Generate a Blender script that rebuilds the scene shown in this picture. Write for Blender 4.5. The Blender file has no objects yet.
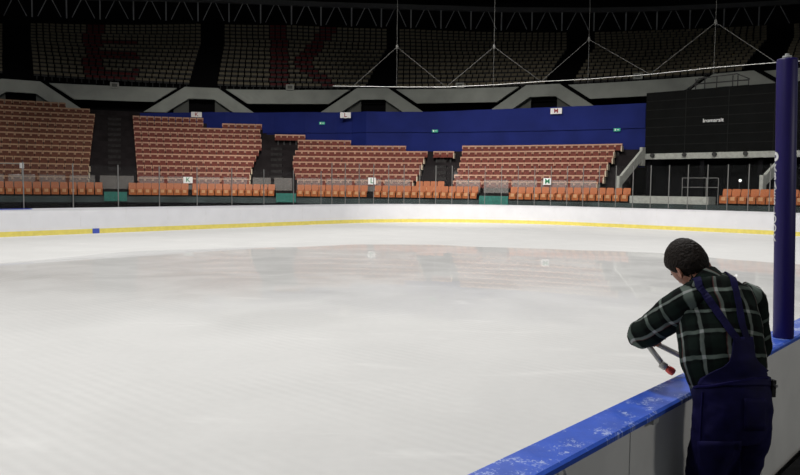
import bpy, bmesh, math, random
from mathutils import Vector, Matrix
random.seed(7)
C = bpy.context.scene.collection
PI = math.pi
sc = bpy.context.scene

# ------------------------------------------------------------------ camera
FPX, PITCH, ROLL, CAMH = 750.42, .067, .011, 2.1148
FW = Vector((0, math.cos(PITCH), -math.sin(PITCH)))
_up = Vector((0, math.sin(PITCH), math.cos(PITCH))); _rt = Vector((1, 0, 0))
CR = _rt * math.cos(ROLL) + _up * math.sin(ROLL)
CU = _up * math.cos(ROLL) - _rt * math.sin(ROLL)
CO = Vector((0, 0, CAMH))
cd = bpy.data.cameras.new('camera'); cam = bpy.data.objects.new('camera', cd); C.objects.link(cam)
m = Matrix((CR, CU, -FW)).transposed().to_4x4(); m.translation = CO
cam.matrix_world = m
cd.sensor_width = 36; cd.lens = 36 * FPX / 800; cd.clip_start = .05; cd.clip_end = 400
sc.camera = cam

def px(P):
    d = Vector(P) - CO; z = d.dot(FW)
    return 400 + FPX * d.dot(CR) / z, 237.5 - FPX * d.dot(CU) / z
def ray(x, y): return FW * FPX + CR * (x - 400) - CU * (y - 237.5)
def on_z(x, y, z):
    d = ray(x, y); return CO + d * ((z - CAMH) / d.z)
def at_d(x, y, D):                       # point seen at photo (x, y), D metres forward
    d = ray(x, y); return CO + d * (D / d.y)

# the round bowl: polar about the middle of the rink
BC = Vector((-6.4, 17.3, 0))
def pol(R, ph, z=0.0): return Vector((BC.x + R * math.sin(ph), BC.y + R * math.cos(ph), z))
def phx(x, R, z):                        # bearing on the ring of radius R whose point at height z is seen at column x
    a, b = -1.1, 1.35
    for _ in range(40):
        c = (a + b) / 2
        P = pol(R, c, z)
        if P.y < 1 or px(P)[0] < x: 
            if P.y < 1 and c > 0: b = c
            else: a = c
        else: b = c
    return (a + b) / 2
def z_at(x, y, R):                       # height seen at (x, y) on the ring of radius R
    z = 5.0
    for _ in range(6):
        P = pol(R, phx(x, R, z), z); d = ray(x, y)
        z = CAMH + d.z * (P.y / d.y)
    return z

# ------------------------------------------------------------------ materials
def mat(name, col, rough=.6, spec=.3, metal=0, var=.12, scale=6., bump=0, emit=None, estr=0):
    m = bpy.data.materials.new(name); m.use_nodes = True
    nt = m.node_tree; b = nt.nodes['Principled BSDF']
    b.inputs['Roughness'].default_value = rough; b.inputs['Metallic'].default_value = metal
    b.inputs['Specular IOR Level'].default_value = spec
    b.inputs['Base Color'].default_value = (*col, 1)
    if var:
        tc = nt.nodes.new('ShaderNodeTexCoord'); n = nt.nodes.new('ShaderNodeTexNoise')
        n.inputs['Scale'].default_value = scale; n.inputs['Detail'].default_value = 4
        nt.links.new(tc.outputs['Object'], n.inputs['Vector'])
        r = nt.nodes.new('ShaderNodeValToRGB'); e = r.color_ramp.elements
        e[0].position = .3; e[1].position = .7
        e[0].color = (*[c * (1 - var) for c in col], 1); e[1].color = (*[min(1, c * (1 + var)) for c in col], 1)
        nt.links.new(n.outputs['Fac'], r.inputs['Fac']); nt.links.new(r.outputs['Color'], b.inputs['Base Color'])
        if bump:
            bp = nt.nodes.new('ShaderNodeBump'); bp.inputs['Strength'].default_value = bump; bp.inputs['Distance'].default_value = .02
            nt.links.new(n.outputs['Fac'], bp.inputs['Height']); nt.links.new(bp.outputs['Normal'], b.inputs['Normal'])
    if emit:
        b.inputs['Emission Color'].default_value = (*emit, 1); b.inputs['Emission Strength'].default_value = estr
    return m
M = {}
M['board'] = mat('board_white', (.77, .77, .80), .35, .3, var=.03, scale=1.5)
M['board_out'] = mat('board_outer_grey', (.82, .82, .79), .45, .3, var=.06, scale=3)
M['seam'] = mat('board_seam', (.25, .25, .26), .6)
M['joint'] = mat('board_joint', (.76, .76, .78), .5)
M['yellow'] = mat('kick_yellow', (.80, .68, .16), .4, var=.08)
M['white'] = mat('white_plastic', (.8, .8, .8), .5, var=.05)
M['capwhite'] = mat('cap_white', (.75, .75, .8), .5, var=.05)
M['capblue'] = mat('cap_far_blue', (.05, .08, .4), .5, var=.05)
M['steel'] = mat('grey_steel', (.42, .43, .42), .45, .4, var=.1)
M['orange'] = mat('orange_plastic', (.36, .105, .03), .45, .35, var=.1, scale=3)
M['orange_lit'] = mat('orange_pan_highlight', (.56, .30, .15), .4, .35, var=.1, scale=3)  # lighter copy of the orange, paints the highlight on the pan
M['rim_red_lit'] = mat('seat_rim_red_lit', (.50, .28, .19), .55, var=.14, scale=2)  # pale copy: light caught by the seats' top edges, put into the colour
M['red_shade'] = mat('seat_red_shade', (.155, .034, .023), .7, var=.2, scale=2)  # dark copy: shade on the seat backs, put into the colour
M['rim_brown_lit'] = mat('seat_rim_brown_lit', (.42, .25, .15), .55, var=.14, scale=2)  # same red seats; browner tint of the light at far left painted in
M['brown_lit_shade'] = mat('seat_brown_lit_shade', (.13, .042, .023), .7, var=.2, scale=2)  # shaded backs in that browner light, also painted
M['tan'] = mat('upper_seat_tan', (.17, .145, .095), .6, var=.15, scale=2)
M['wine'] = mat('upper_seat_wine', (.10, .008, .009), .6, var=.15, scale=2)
M['bracket'] = mat('seat_bracket_dark', (.03, .03, .03), .6)
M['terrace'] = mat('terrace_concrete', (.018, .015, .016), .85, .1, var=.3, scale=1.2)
M['ledge_pale'] = mat('aisle_side_panel', (.55, .46, .34), .6)
M['stairs'] = mat('stair_concrete', (.03, .028, .028), .85, .1, var=.3)
M['frontwall'] = mat('stand_front_dark', (.035, .05, .05), .6, var=.4, scale=.8)
M['teal'] = mat('teal_panel', (.03, .16, .13), .6, var=.2)
M['ledge'] = mat('grey_ledge', (.34, .35, .32), .7, var=.15)
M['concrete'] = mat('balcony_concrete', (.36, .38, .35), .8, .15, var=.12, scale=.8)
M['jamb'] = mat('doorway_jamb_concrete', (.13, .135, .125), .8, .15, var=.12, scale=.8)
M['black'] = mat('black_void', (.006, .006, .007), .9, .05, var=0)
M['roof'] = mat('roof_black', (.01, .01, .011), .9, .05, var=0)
M['blue'] = mat('blue_drape', (.011, .020, .14), .75, .15, var=.15, scale=.7)
M['screen'] = mat('scoreboard_dark', (.0055, .006, .0058), .8, .06, var=.15, scale=1.5)
M['screenline'] = mat('scoreboard_joint', (.014, .0145, .014), .8, .06, var=.1)
M['truss'] = mat('truss_grey', (.40, .40, .40), .6, .2, var=.1)
M['beam'] = mat('ring_beam_grey', (.09, .09, .09), .8, .1, var=.1)
M['rope'] = mat('white_rope', (.6, .6, .58), .7, var=.05)
M['stanchion'] = mat('stanchion_grey', (.17, .17, .165), .5, .3)
M['cable'] = mat('grey_cable', (.07, .07, .066), .6, var=.05)
M['purple'] = mat('post_pad_purple', (.014, .0075, .105), .45, .35, var=.06, scale=5)
M['green_ink'] = mat('sign_green', (.02, .22, .1), .6, var=0)
M['red_ink'] = mat('sign_red', (.3, .02, .03), .6, var=0)
M['exit'] = mat('exit_sign_green', (.02, .2, .13), .5, var=0, emit=(.05, .6, .4), estr=.25)
M['lamp'] = mat('lamp_white', (.8, .8, .8), .5, var=0, emit=(1, .98, .95), estr=.9)
M['patch_blue'] = mat('patch_blue', (.06, .1, .45), .5, var=.1)
M['floor'] = mat('rubber_floor', (.035, .035, .037), .85, .1, var=.3, scale=14, bump=.3)
M['skin'] = mat('skin', (.38, .165, .105), .5, .35, var=.08, scale=18)
M['hair'] = mat('hair_dark', (.012, .008, .006), .6, .15, var=.5, scale=70, bump=.6)
M['denim'] = mat('overall_blue', (.006, .005, .045), .75, .15, var=.25, scale=16, bump=.12)
M['seamblue'] = mat('overall_seam', (.012, .01, .07), .8, .1, var=.1)
M['blackstrap'] = mat('black_webbing', (.012, .012, .013), .6, var=.1)
M['metal'] = mat('bright_metal', (.7, .7, .7), .3, .5, 1, var=.05)
M['toolgrey'] = mat('tool_grey', (.34, .34, .33), .4, .4, .3, var=.1)
M['toolred'] = mat('tool_red', (.65, .07, .06), .4, .4, var=.1)
M['boot'] = mat('boot_black', (.02, .02, .02), .5, var=.1)
M['eyewhite'] = mat('eye_white', (.7, .7, .68), .2, .5, var=0)
M['iris'] = mat('eye_dark', (.04, .025, .02), .2, .5, var=0)

def glass_mat(name, tint, dens, gloss):
    m = bpy.data.materials.new(name); m.use_nodes = True; nt = m.node_tree; nt.nodes.clear()
    o = nt.nodes.new('ShaderNodeOutputMaterial'); t = nt.nodes.new('ShaderNodeBsdfTransparent')
    d = nt.nodes.new('ShaderNodeBsdfDiffuse'); g = nt.nodes.new('ShaderNodeBsdfGlossy')
    d.inputs['Color'].default_value = (*tint, 1); g.inputs['Roughness'].default_value = .05
    a = nt.nodes.new('ShaderNodeMixShader'); a.inputs[0].default_value = dens
    b = nt.nodes.new('ShaderNodeMixShader'); b.inputs[0].default_value = gloss
    nt.links.new(t.outputs[0], a.inputs[1]); nt.links.new(d.outputs[0], a.inputs[2])
    nt.links.new(a.outputs[0], b.inputs[1]); nt.links.new(g.outputs[0], b.inputs[2])
    nt.links.new(b.outputs[0], o.inputs['Surface'])
    return m
M['pane'] = glass_mat('clear_pane', (.6, .62, .6), .003, .004)
M['haze'] = glass_mat('scuffed_acrylic', (.42, .40, .38), .22, .01)

def cap_material():                      # blue plastic cap with ice crumbs
    m = mat('cap_blue', (.045, .125, .64), .32, .45, var=.12, scale=9, bump=.15)
    nt = m.node_tree; b = nt.nodes['Principled BSDF']
    base = b.inputs['Base Color'].links[0].from_socket
    tc = nt.nodes.new('ShaderNodeTexCoord'); mp = nt.nodes.new('ShaderNodeMapping'); mp.inputs['Scale'].default_value = (1, 1, .01)
    v = nt.nodes.new('ShaderNodeTexNoise'); v.inputs['Scale'].default_value = 55; v.inputs['Detail'].default_value = 3; v.inputs['Distortion'].default_value = 1.2
    n2 = nt.nodes.new('ShaderNodeTexNoise'); n2.inputs['Scale'].default_value = 7
    mu = nt.nodes.new('ShaderNodeMath'); mu.operation = 'MULTIPLY'
    r = nt.nodes.new('ShaderNodeValToRGB'); r.color_ramp.elements[0].position = .305; r.color_ramp.elements[1].position = .375
    r.color_ramp.elements[1].color = (.75, .75, .75, 1)
    mx = nt.nodes.new('ShaderNodeMixRGB'); mx.inputs['Color2'].default_value = (.55, .65, .95, 1)
    nt.links.new(tc.outputs['Object'], mp.inputs[0]); nt.links.new(mp.outputs[0], v.inputs[0]); nt.links.new(mp.outputs[0], n2.inputs[0])
    nt.links.new(v.outputs['Fac'], mu.inputs[0]); nt.links.new(n2.outputs['Fac'], mu.inputs[1])
    nt.links.new(mu.outputs[0], r.inputs[0]); nt.links.new(r.outputs[0], mx.inputs[0])
    nt.links.new(base, mx.inputs['Color1']); nt.links.new(mx.outputs[0], b.inputs['Base Color'])
    return m
M['cap'] = cap_material()

def ice_material():
    m = bpy.data.materials.new('ice'); m.use_nodes = True; nt = m.node_tree; nt.nodes.clear(); L = nt.links.new
    def N(t, **k):
        n = nt.nodes.new('ShaderNode' + t)
        for a, v in k.items(): setattr(n, a, v)
        return n
    def mathn(op, a, b=None, clamp=False):
        n = N('Math', operation=op); n.use_clamp = clamp
        for i, v in enumerate((a, b)):
            if v is None: continue
            if isinstance(v, (int, float)): n.inputs[i].default_value = v
            else: L(v, n.inputs[i])
        return n.outputs[0]
    def ss(v, a, b):
        n = N('MapRange', interpolation_type='SMOOTHSTEP'); L(v, n.inputs[0])
        n.inputs[1].default_value = a; n.inputs[2].default_value = b
        return n.outputs[0]
    out = N('OutputMaterial'); geo = N('NewGeometry'); pos = geo.outputs['Position']
    def noise(scale, detail=4, vec=pos, dist=0):
        n = N('TexNoise'); n.inputs['Scale'].default_value = scale; n.inputs['Detail'].default_value = detail
        n.inputs['Distortion'].default_value = dist; L(vec, n.inputs['Vector']); return n.outputs['Fac']
    # wet, freshly flooded patch: a blob with a wavering edge
    sub = N('VectorMath', operation='DISTANCE'); L(pos, sub.inputs[0]); sub.inputs[1].default_value = (1.2, 14.3, 0)
    warp = mathn('MULTIPLY', mathn('SUBTRACT', noise(.2, 1.5), .5), 3.2)
    dist = mathn('ADD', sub.outputs['Value'], warp)
    edge = ss(dist, 13.0, 12.75)
    sep = N('SeparateXYZ'); L(pos, sep.inputs[0])
    deep = ss(mathn('ADD', sep.outputs['Y'], mathn('MULTIPLY', mathn('SUBTRACT', noise(.35, 5, dist=.6), .5), 7)), 9.5, 18.5)
    patchy = ss(noise(.5, 6, dist=1.0), .30, .62)
    wet = mathn('MULTIPLY', mathn('MULTIPLY', edge, deep), mathn('ADD', mathn('MULTIPLY', patchy, .3), .7))
    # dry ice colour: cloudy, with the fine passes of the resurfacer
    rot = N('Mapping'); rot.inputs['Rotation'].default_value = (0, 0, -.8498); L(pos, rot.inputs[0])
    wv = N('TexWave'); wv.inputs['Scale'].default_value = 2.3; wv.inputs['Distortion'].default_value = .9; wv.inputs['Detail'].default_value = 3; wv.inputs['Detail Scale'].default_value = .7
    L(rot.outputs[0], wv.inputs[0])
    streak = mathn('MULTIPLY', mathn('SUBTRACT', wv.outputs['Fac'], .5), mathn('MULTIPLY', ss(noise(.5, 2), .36, .66), .028))
    cloud = mathn('MULTIPLY', mathn('SUBTRACT', noise(.6, 6, dist=.8), .5), .10)
    fine = mathn('MULTIPLY', mathn('SUBTRACT', noise(9, 5), .5), .05)
    # scuffs: pale long scratches
    st = N('Mapping'); st.inputs['Rotation'].default_value = (0, 0, .5); st.inputs['Scale'].default_value = (.5, 1.5, 1); L(pos, st.inputs[0])
    scr = mathn('MULTIPLY', ss(noise(1.1, 6, st.outputs[0], .7), .58, .76), .06)
    val = mathn('ADD', mathn('ADD', mathn('ADD', mathn('ADD', .655, streak), cloud), fine), scr)
    val = mathn('SUBTRACT', val, mathn('MULTIPLY', wet, .05))
    col = N('CombineColor'); L(val, col.inputs[0]); L(mathn('MULTIPLY', val, .995), col.inputs[1]); L(mathn('MULTIPLY', val, .975), col.inputs[2])
    d = N('BsdfDiffuse'); L(col.outputs[0], d.inputs['Color'])
    g = N('BsdfGlossy'); g.inputs['Color'].default_value = (.95, .95, .95, 1); g.inputs['Roughness'].default_value = .006
    mix = N('MixShader'); L(mathn('ADD', mathn('MULTIPLY', wet, .30), .012), mix.inputs[0])
    L(d.outputs[0], mix.inputs[1]); L(g.outputs[0], mix.inputs[2]); L(mix.outputs[0], out.inputs['Surface'])
    return m
M['ice'] = ice_material()

def plaid_material():
    m = bpy.data.materials.new('plaid_flannel'); m.use_nodes = True; nt = m.node_tree; L = nt.links.new
    b = nt.nodes['Principled BSDF']; b.inputs['Roughness'].default_value = .9; b.inputs['Specular IOR Level'].default_value = .1
    uv = nt.nodes.new('ShaderNodeUVMap'); sep = nt.nodes.new('ShaderNodeSeparateXYZ'); L(uv.outputs[0], sep.inputs[0])
    nz = nt.nodes.new('ShaderNodeTexNoise'); nz.inputs['Scale'].default_value = 14; nz.inputs['Detail'].default_value = 2; L(uv.outputs[0], nz.inputs['Vector'])
    def mathn(op, a, c=None):
        n = nt.nodes.new('ShaderNodeMath'); n.operation = op
        for i, v in enumerate((a, c)):
            if v is None: continue
            if isinstance(v, (int, float)): n.inputs[i].default_value = v
            else: L(v, n.inputs[i])
        return n.outputs[0]
    wob = mathn('MULTIPLY', mathn('SUBTRACT', nz.outputs['Fac'], .5), .02)
    def band(c, period, off, w):
        f = mathn('FRACT', mathn('DIVIDE', mathn('ADD', mathn('ADD', c, wob), off + 50 * period), period))
        dd = mathn('ABSOLUTE', mathn('SUBTRACT', f, .5))
        mr = nt.nodes.new('ShaderNodeMapRange'); mr.interpolation_type = 'SMOOTHSTEP'; L(dd, mr.inputs[0])
        mr.inputs[1].default_value = w / period / 2 * 1.25; mr.inputs[2].default_value = w / period / 2 * .75
        return mr.outputs[0]
    u, v = sep.outputs[0], sep.outputs[1]
    def mixc(fac, c1, c2):
        n = nt.nodes.new('ShaderNodeMixRGB'); L(fac, n.inputs[0])
        if isinstance(c1, tuple): n.inputs[1].default_value = (*c1, 1)
        else: L(c1, n.inputs[1])
        n.inputs[2].default_value = (*c2, 1)
        return n.outputs[0]
    P = .105
    c = mixc(mathn('MULTIPLY', mathn('ADD', band(u, P, .045, .05), band(v, P, .045, .05)), .5), (.0028, .0035, .0033), (.008, .0145, .0115))
    c = mixc(mathn('MULTIPLY', mathn('MULTIPLY', band(u, P, 0, .016), nz.outputs['Fac']), 1.35), c, (.17, .20, .18))
    c = mixc(mathn('MULTIPLY', mathn('MULTIPLY', band(v, P, 0, .016), nz.outputs['Fac']), 1.2), c, (.15, .19, .165))
    c = mixc(mathn('MULTIPLY', mathn('MULTIPLY', band(u, P, 0, .016), band(v, P, 0, .016)), .9), c, (.34, .36, .35))
    c = mixc(mathn('MULTIPLY', band(u, P * 2, .06, .006), .4), c, (.12, .02, .02))
    L(c, b.inputs['Base Color'])
    bp = nt.nodes.new('ShaderNodeBump'); bp.inputs['Strength'].default_value = .25; bp.inputs['Distance'].default_value = .01
    L(nz.outputs['Fac'], bp.inputs['Height']); L(bp.outputs[0], b.inputs['Normal'])
    return m
M['plaid'] = plaid_material()

# ------------------------------------------------------------------ mesh helpers
class MB:
    def __init__(s): s.v = []; s.f = []; s.mi = []
    def poly(s, pts, faces, mi=0):
        o = len(s.v); s.v += [tuple(p) for p in pts]
        for f in faces: s.f.append([o + i for i in f]); s.mi.append(mi)
    def box(s, x0, x1, y0, y1, z0, z1, mi=0, shear=0):     # shear: y shift per z
        p = [(x, y + shear * (z - z0), z) for z in (z0, z1) for x, y in ((x0, y0), (x1, y0), (x1, y1), (x0, y1))]
        s.poly(p, [(3, 2, 1, 0), (4, 5, 6, 7), (0, 1, 5, 4), (1, 2, 6, 5), (2, 3, 7, 6), (3, 0, 4, 7)], mi)
    def hexa(s, p, mi=0): s.poly(p, [(3, 2, 1, 0), (4, 5, 6, 7), (0, 1, 5, 4), (1, 2, 6, 5), (2, 3, 7, 6), (3, 0, 4, 7)], mi)
    def tube(s, pts, r, n=6, mi=0, closed=True):
        pts = [Vector(p) for p in pts]; rs = r if isinstance(r, (list, tuple)) else [r] * len(pts)
        rings = []; prev = None
        for i, p in enumerate(pts):
            t = (pts[min(i + 1, len(pts) - 1)] - pts[max(i - 1, 0)]).normalized()
            a = (prev - t * prev.dot(t)) if prev is not None else t.orthogonal()
            a.normalize(); b = t.cross(a); prev = a
            rings.append([p + (a * math.cos(2 * PI * k / n) + b * math.sin(2 * PI * k / n)) * rs[i] for k in range(n)])
        s.rings(rings, mi, closed)
    def rings(s, rings, mi=0, closed=True):
        n = len(rings[0]); o = len(s.v)
        for R in rings: s.v += [tuple(p) for p in R]
        for i in range(len(rings) - 1):
            for k in range(n):
                a = o + i * n + k; b = o + i * n + (k + 1) % n
                s.f.append([a, b, b + n, a + n]); s.mi.append(mi)
        if closed:
            s.f.append([o + k for k in range(n)][::-1]); s.mi.append(mi)
            s.f.append([o + (len(rings) - 1) * n + k for k in range(n)]); s.mi.append(mi)
    def sweep(s, sections, mi=0, caps=True):   # sections: equal-length closed profiles along a path
        s.rings(sections, mi, caps)
    def add(s, other, mtx):
        o = len(s.v); s.v += [tuple(mtx @ Vector(p)) for p in other.v]
        s.f += [[o + i for i in f] for f in other.f]; s.mi += other.mi
    def mesh(s, name, mats, smooth=False):
        me = bpy.data.meshes.new(name); me.from_pydata(s.v, [], s.f)
        if not isinstance(mats, (list, tuple)): mats = [mats]
        for mm in mats: me.materials.append(mm)
        me.polygons.foreach_set('material_index', s.mi)
        if smooth: me.polygons.foreach_set('use_smooth', [True] * len(me.polygons))
        bm = bmesh.new(); bm.from_mesh(me); bmesh.ops.recalc_face_normals(bm, faces=bm.faces); bm.to_mesh(me); bm.free()
        return me
    def build(s, name, mats, parent=None, smooth=False, loc=None, rz=0):
        return link(name, s.mesh(name, mats, smooth), parent, loc, rz)
def link(name, me, parent=None, loc=None, rz=0):
    o = bpy.data.objects.new(name, me); C.objects.link(o)
    if parent is not None:
        o.parent = parent
        if parent.parent is None and loc is None:       # geometry given in world coordinates
            o.matrix_parent_inverse = parent_inv(parent)
        elif parent.parent is not None and loc is None:
            o.matrix_parent_inverse = (parent_world(parent)).inverted()
    if loc is not None: o.location = loc; o.rotation_euler = (0, 0, rz)
    return o
def basis(o): return Matrix.Translation(o.location) @ o.rotation_euler.to_matrix().to_4x4()
def parent_world(o):
    w = o.matrix_parent_inverse @ basis(o)
    return (parent_world(o.parent) @ w) if o.parent else basis(o)
def parent_inv(o): return basis(o).inverted()
def tag(o, label=None, cat=None, group=None, kind=None):
    if label: o['label'] = label
    if cat: o['category'] = cat
    if group: o['group'] = group
    if kind: o['kind'] = kind
    return o
def empty(name, loc, label, cat, group=None, rz=0):
    o = bpy.data.objects.new(name, None); C.objects.link(o); o.location = loc; o.rotation_euler = (0, 0, rz)
    o.empty_display_size = .1
    return tag(o, label, cat, group)
def struct(o): o['kind'] = 'structure'; return o
ORD = ['', 'first', 'second', 'third', 'fourth', 'fifth', 'sixth', 'seventh', 'eighth', 'ninth', 'tenth', 'eleventh', 'twelfth', 'thirteenth', 'fourteenth',
       'fifteenth', 'sixteenth', 'seventeenth', 'eighteenth', 'nineteenth', 'twentieth']
def nth(n):
    if n <= 20: return ORD[n]
    t, u = divmod(n, 10); tens = {2: 'twenty', 3: 'thirty', 4: 'forty', 5: 'fifty'}[t]
    return (tens[:-1] + 'ieth') if u == 0 else tens + '-' + ORD[u]
def text_mesh(s, size, depth=.01):       # flat lettering in the XZ plane, facing -Y, centred
    cu = bpy.data.curves.new('t', 'FONT'); cu.body = s; cu.size = size; cu.extrude = depth / 2; cu.offset = size * .010; cu.align_x = 'CENTER'; cu.align_y = 'CENTER'
    o = bpy.data.objects.new('t', cu); C.objects.link(o)
    dg = bpy.context.evaluated_depsgraph_get(); dg.update()
    me = bpy.data.meshes.new_from_object(o.evaluated_get(dg))
    bpy.data.objects.remove(o)
    me.transform(Matrix.Rotation(PI / 2, 4, 'X'))
    return me
def ring_wall(mb, R0, R1, z0, z1, p0, p1, step=.03, mi=0):   # curved block, z0/z1 numbers or functions of bearing
    n = max(2, int(abs(p1 - p0) / step) + 1); fz = lambda z, p: z(p) if callable(z) else z
    fr = lambda r, p: r(p) if callable(r) else r
    mb.sweep([[pol(fr(R0, p), p, fz(z0, p)), pol(fr(R1, p), p, fz(z0, p)), pol(fr(R1, p), p, fz(z1, p)), pol(fr(R0, p), p, fz(z1, p))]
              for p in [p0 + (p1 - p0) * i / n for i in range(n + 1)]], mi)

# ------------------------------------------------------------------ rink plan
TH, V0, UE, RR, WD, CW = .721, 1.5406, 39.489, 10.103, 29.378, .20
UA = Vector((math.sin(TH), math.cos(TH), 0)); UN = Vector((-math.cos(TH), math.sin(TH), 0))
def rk(u, v, z=0): return UA * u + UN * (V0 + v) + Vector((0, 0, z))
US = -20.5
def rink_path(off=0.0, near_u=None, far_u=None):
    """Outline from the near side round the far end to the far side, offset outward by off."""
    pts = []
    if near_u is not None: pts += [(near_u, -off)]
    n = 24
    for k in range(n + 1):
        a = -PI / 2 + PI / 2 * k / n; pts.append((UE - RR + (RR + off) * math.cos(a), RR + (RR + off) * math.sin(a)))
    for k in range(n + 1):
        a = PI / 2 * k / n; pts.append((UE - RR + (RR + off) * math.cos(a), WD - RR + (RR + off) * math.sin(a)))
    if far_u is not None: pts.append((far_u, WD + off))
    return pts
def arc_resample(pts, step):
    d = [0]
    for a, b in zip(pts, pts[1:]): d.append(d[-1] + math.hypot(b[0] - a[0], b[1] - a[1]))
    n = int(d[-1] / step); out = []; j = 0
    for i in range(n + 1):
        t = d[-1] * i / n
        while j < len(d) - 2 and d[j + 1] < t: j += 1
        f = (t - d[j]) / max(1e-9, d[j + 1] - d[j]); a, b = pts[j], pts[j + 1]
        out.append((a[0] + (b[0] - a[0]) * f, a[1] + (b[1] - a[1]) * f))
    return out

# ice, floor
b = MB(); outline = rink_path(.05, US, US)
b.poly([rk(u, v, 0) for u, v in outline], [list(range(len(outline)))])
ice = b.build('floor_ice', M['ice']); struct(ice); ice['label'] = 'white rink ice with a wet reflecting patch'
b = MB(); n = 64
b.poly([pol(75, 2 * PI * k / n, -.03) for k in range(n)], [list(range(n))])
struct(b.build('floor', M['floor']))
FLZ = .21
b = MB(); b.hexa([rk(u, v, z) for z in (-.02, FLZ) for u, v in ((-14, -9), (UE - RR, -9), (UE - RR, -.22), (-14, -.22))])
struct(b.build('floor_platform', M['floor']))

# ------------------------------------------------------------------ near boards
nb = empty('rink_board', rk(3, -.1, 0), 'near white rink boards with a blue cap the man leans over', 'rink boards')
NU0, NU1 = -8.0, UE - RR
seams = [3.123 + 2.041 * k for k in range(-5, 13)]
edges = [NU0] + [s for s in seams if NU0 + .3 < s < NU1 - .3] + [NU1]
for a, c in zip(edges, edges[1:]):
    p = MB()
    p.hexa([rk(u, v, z) for z in (FLZ - .2, 1.07) for u, v in ((a + .006, -.165), (c - .006, -.165), (c - .006, -.02), (a + .006, -.02))])
    p.build('panel', M['board_out'], nb)
p = MB(); p.hexa([rk(u, v, z) for z in (0, 1.06) for u, v in ((NU0, -.02), (NU1, -.02), (NU1, 0), (NU0, 0))]); p.build('ice_side_sheet', M['board'], nb)
p = MB(); p.hexa([rk(u, v, z) for z in (0, .2) for u, v in ((NU0, 0), (NU1, 0), (NU1, .008), (NU0, .008))]); p.build('kick_strip', M['yellow'], nb)
p = MB()
prof = [(-CW, 1.07), (-CW, 1.09), (-CW + .012, 1.10), (-.012, 1.10), (0, 1.09), (0, 1.07)]
p.sweep([[rk(u, v, z) for v, z in prof] for u in (NU0, NU1)]); cp = p.build('cap', M['cap'], nb); cp['label'] = 'blue cap rail with ice crumbs'
for s in seams:
    if NU0 < s < 12:
        p = MB(); p.hexa([rk(u, v, z) for z in (FLZ, 1.06) for u, v in ((s - .011, -.155), (s + .011, -.155), (s + .011, -.14), (s - .011, -.14))]); p.build('joint_strip', M['seam'], nb)
for uu, h in ((2.49, .06),):
    p = MB(); p.tube([rk(uu, -.185, 1.066), rk(uu + .012, -.19, 1.04), rk(uu - .008, -.185, 1.015), rk(uu + .004, -.18, .99)], .008, 6); p.build('tie', M['white'], nb)
p = MB(); q = on_z(649.5, 419, 1.06); uq = q.dot(UA)
p.hexa([rk(u, v, z) for z in (1.045, 1.068) for u, v in ((uq - .03, -.2), (uq + .03, -.2), (uq + .03, -.165), (uq - .03, -.165))]); p.build('clip', M['steel'], nb)

# ------------------------------------------------------------------ far boards with glass
FU = -16.0
fb = empty('rink_board', rk(UE, WD / 2, 0), 'far white rink boards with yellow kick strip curving round the ice', 'rink boards')
def offpath(off): return arc_resample(rink_path(off, None, FU), 0.5)
path0 = rink_path(0, None, FU)
def prof_sweep(prof, i0=0, i1=None):
    P = [rink_path(o, None, FU) for o, z in prof]
    n = len(P[0]); i1 = n if i1 is None else i1
    m = MB(); m.sweep([[rk(P[j][i][0], P[j][i][1], prof[j][1]) for j in range(len(prof))] for i in range(i0, i1)]); return m
prof_sweep([(0, .0), (.14, 0), (.14, 1.07), (0, 1.07)]).build('panel_wall', M['board'], fb)
prof_sweep([(-.012, .0), (0, 0), (0, .2), (-.012, .2)]).build('kick_strip', M['yellow'], fb)['label'] = 'yellow kick strip'
ub = on_z(24, 208, 1.1).dot(UA)
prof = [(-.02, 1.07), (.18, 1.07), (.18, 1.1), (-.02, 1.1)]
P4 = [rink_path(o, None, ub) for o, z in prof]
m_ = MB(); m_.sweep([[rk(P4[j][i][0], P4[j][i][1], prof[j][1]) for j in range(4)] for i in range(len(P4[0]))]); m_.build('cap', M['capwhite'], fb)
m_ = MB(); m_.sweep([[rk(u, WD + o, z) for o, z in prof] for u in (ub - .01, FU)]); m_.build('cap', M['capblue'], fb)['label'] = 'blue cap rail'
# panel joints on the ice face
jp = arc_resample(path0, 2.03)
jpo = [(p[0], p[1]) for p in jp]
def outward(i, arr):
    a = arr[max(i - 1, 0)]; c = arr[min(i + 1, len(arr) - 1)]
    t = Vector((c[0] - a[0], c[1] - a[1])).normalized(); return t, Vector((t.y, -t.x))
for i in range(1, len(jp) - 1):
    t, nn = outward(i, jp); u, v = jp[i]
    p = MB(); p.hexa([rk(u + t.x * s - nn.x * o, v + t.y * s - nn.y * o, z) for z in (.21, 1.065) for s, o in ((-.012, -.02), (.012, -.02), (.012, .004), (-.012, .004))])
    if px(rk(u, v, .5))[0] < 830: p.build('joint', M['joint'], fb)
# stanchions and panes (1 m bays round the end, 2 m bays along the far side)
arcend = arc_resample(rink_path(.08, None, UE - RR), 1.0)
side = [(UE - RR + 1.17 - 2.0 * k, WD + .08) for k in range(1, 20)]
st = [(p, 2.35) for p in arcend] + [(p, 1.85) for p in side]
for i in range(len(st) - 1):
    (u0, v0), h0 = st[i]; (u1, v1), h1 = st[i + 1]
    a, c = rk(u0, v0, 1.1), rk(u1, v1, 1.1)
    if px(a)[0] > 860 or px(c)[0] < -90: continue
    t = (c - a).normalized(); nn = Vector((t.y, -t.x, 0))
    w = .018; p = MB(); p.hexa([a + t * s + nn * o + Vector((0, 0, z)) for z in (0, h0) for s, o in ((-w, -w), (w, -w), (w, w), (-w, w))]); p.build('stanchion', M['stanchion'], fb)
    h = min(h0, h1) - .05
    p = MB(); p.hexa([a + (c - a) * f + nn * o + Vector((0, 0, z)) for z in (.0, h) for f, o in ((.05, -.006), (.95, -.006), (.95, .006), (.05, .006))]); p.build('glass_pane', M['pane'], fb)
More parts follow.
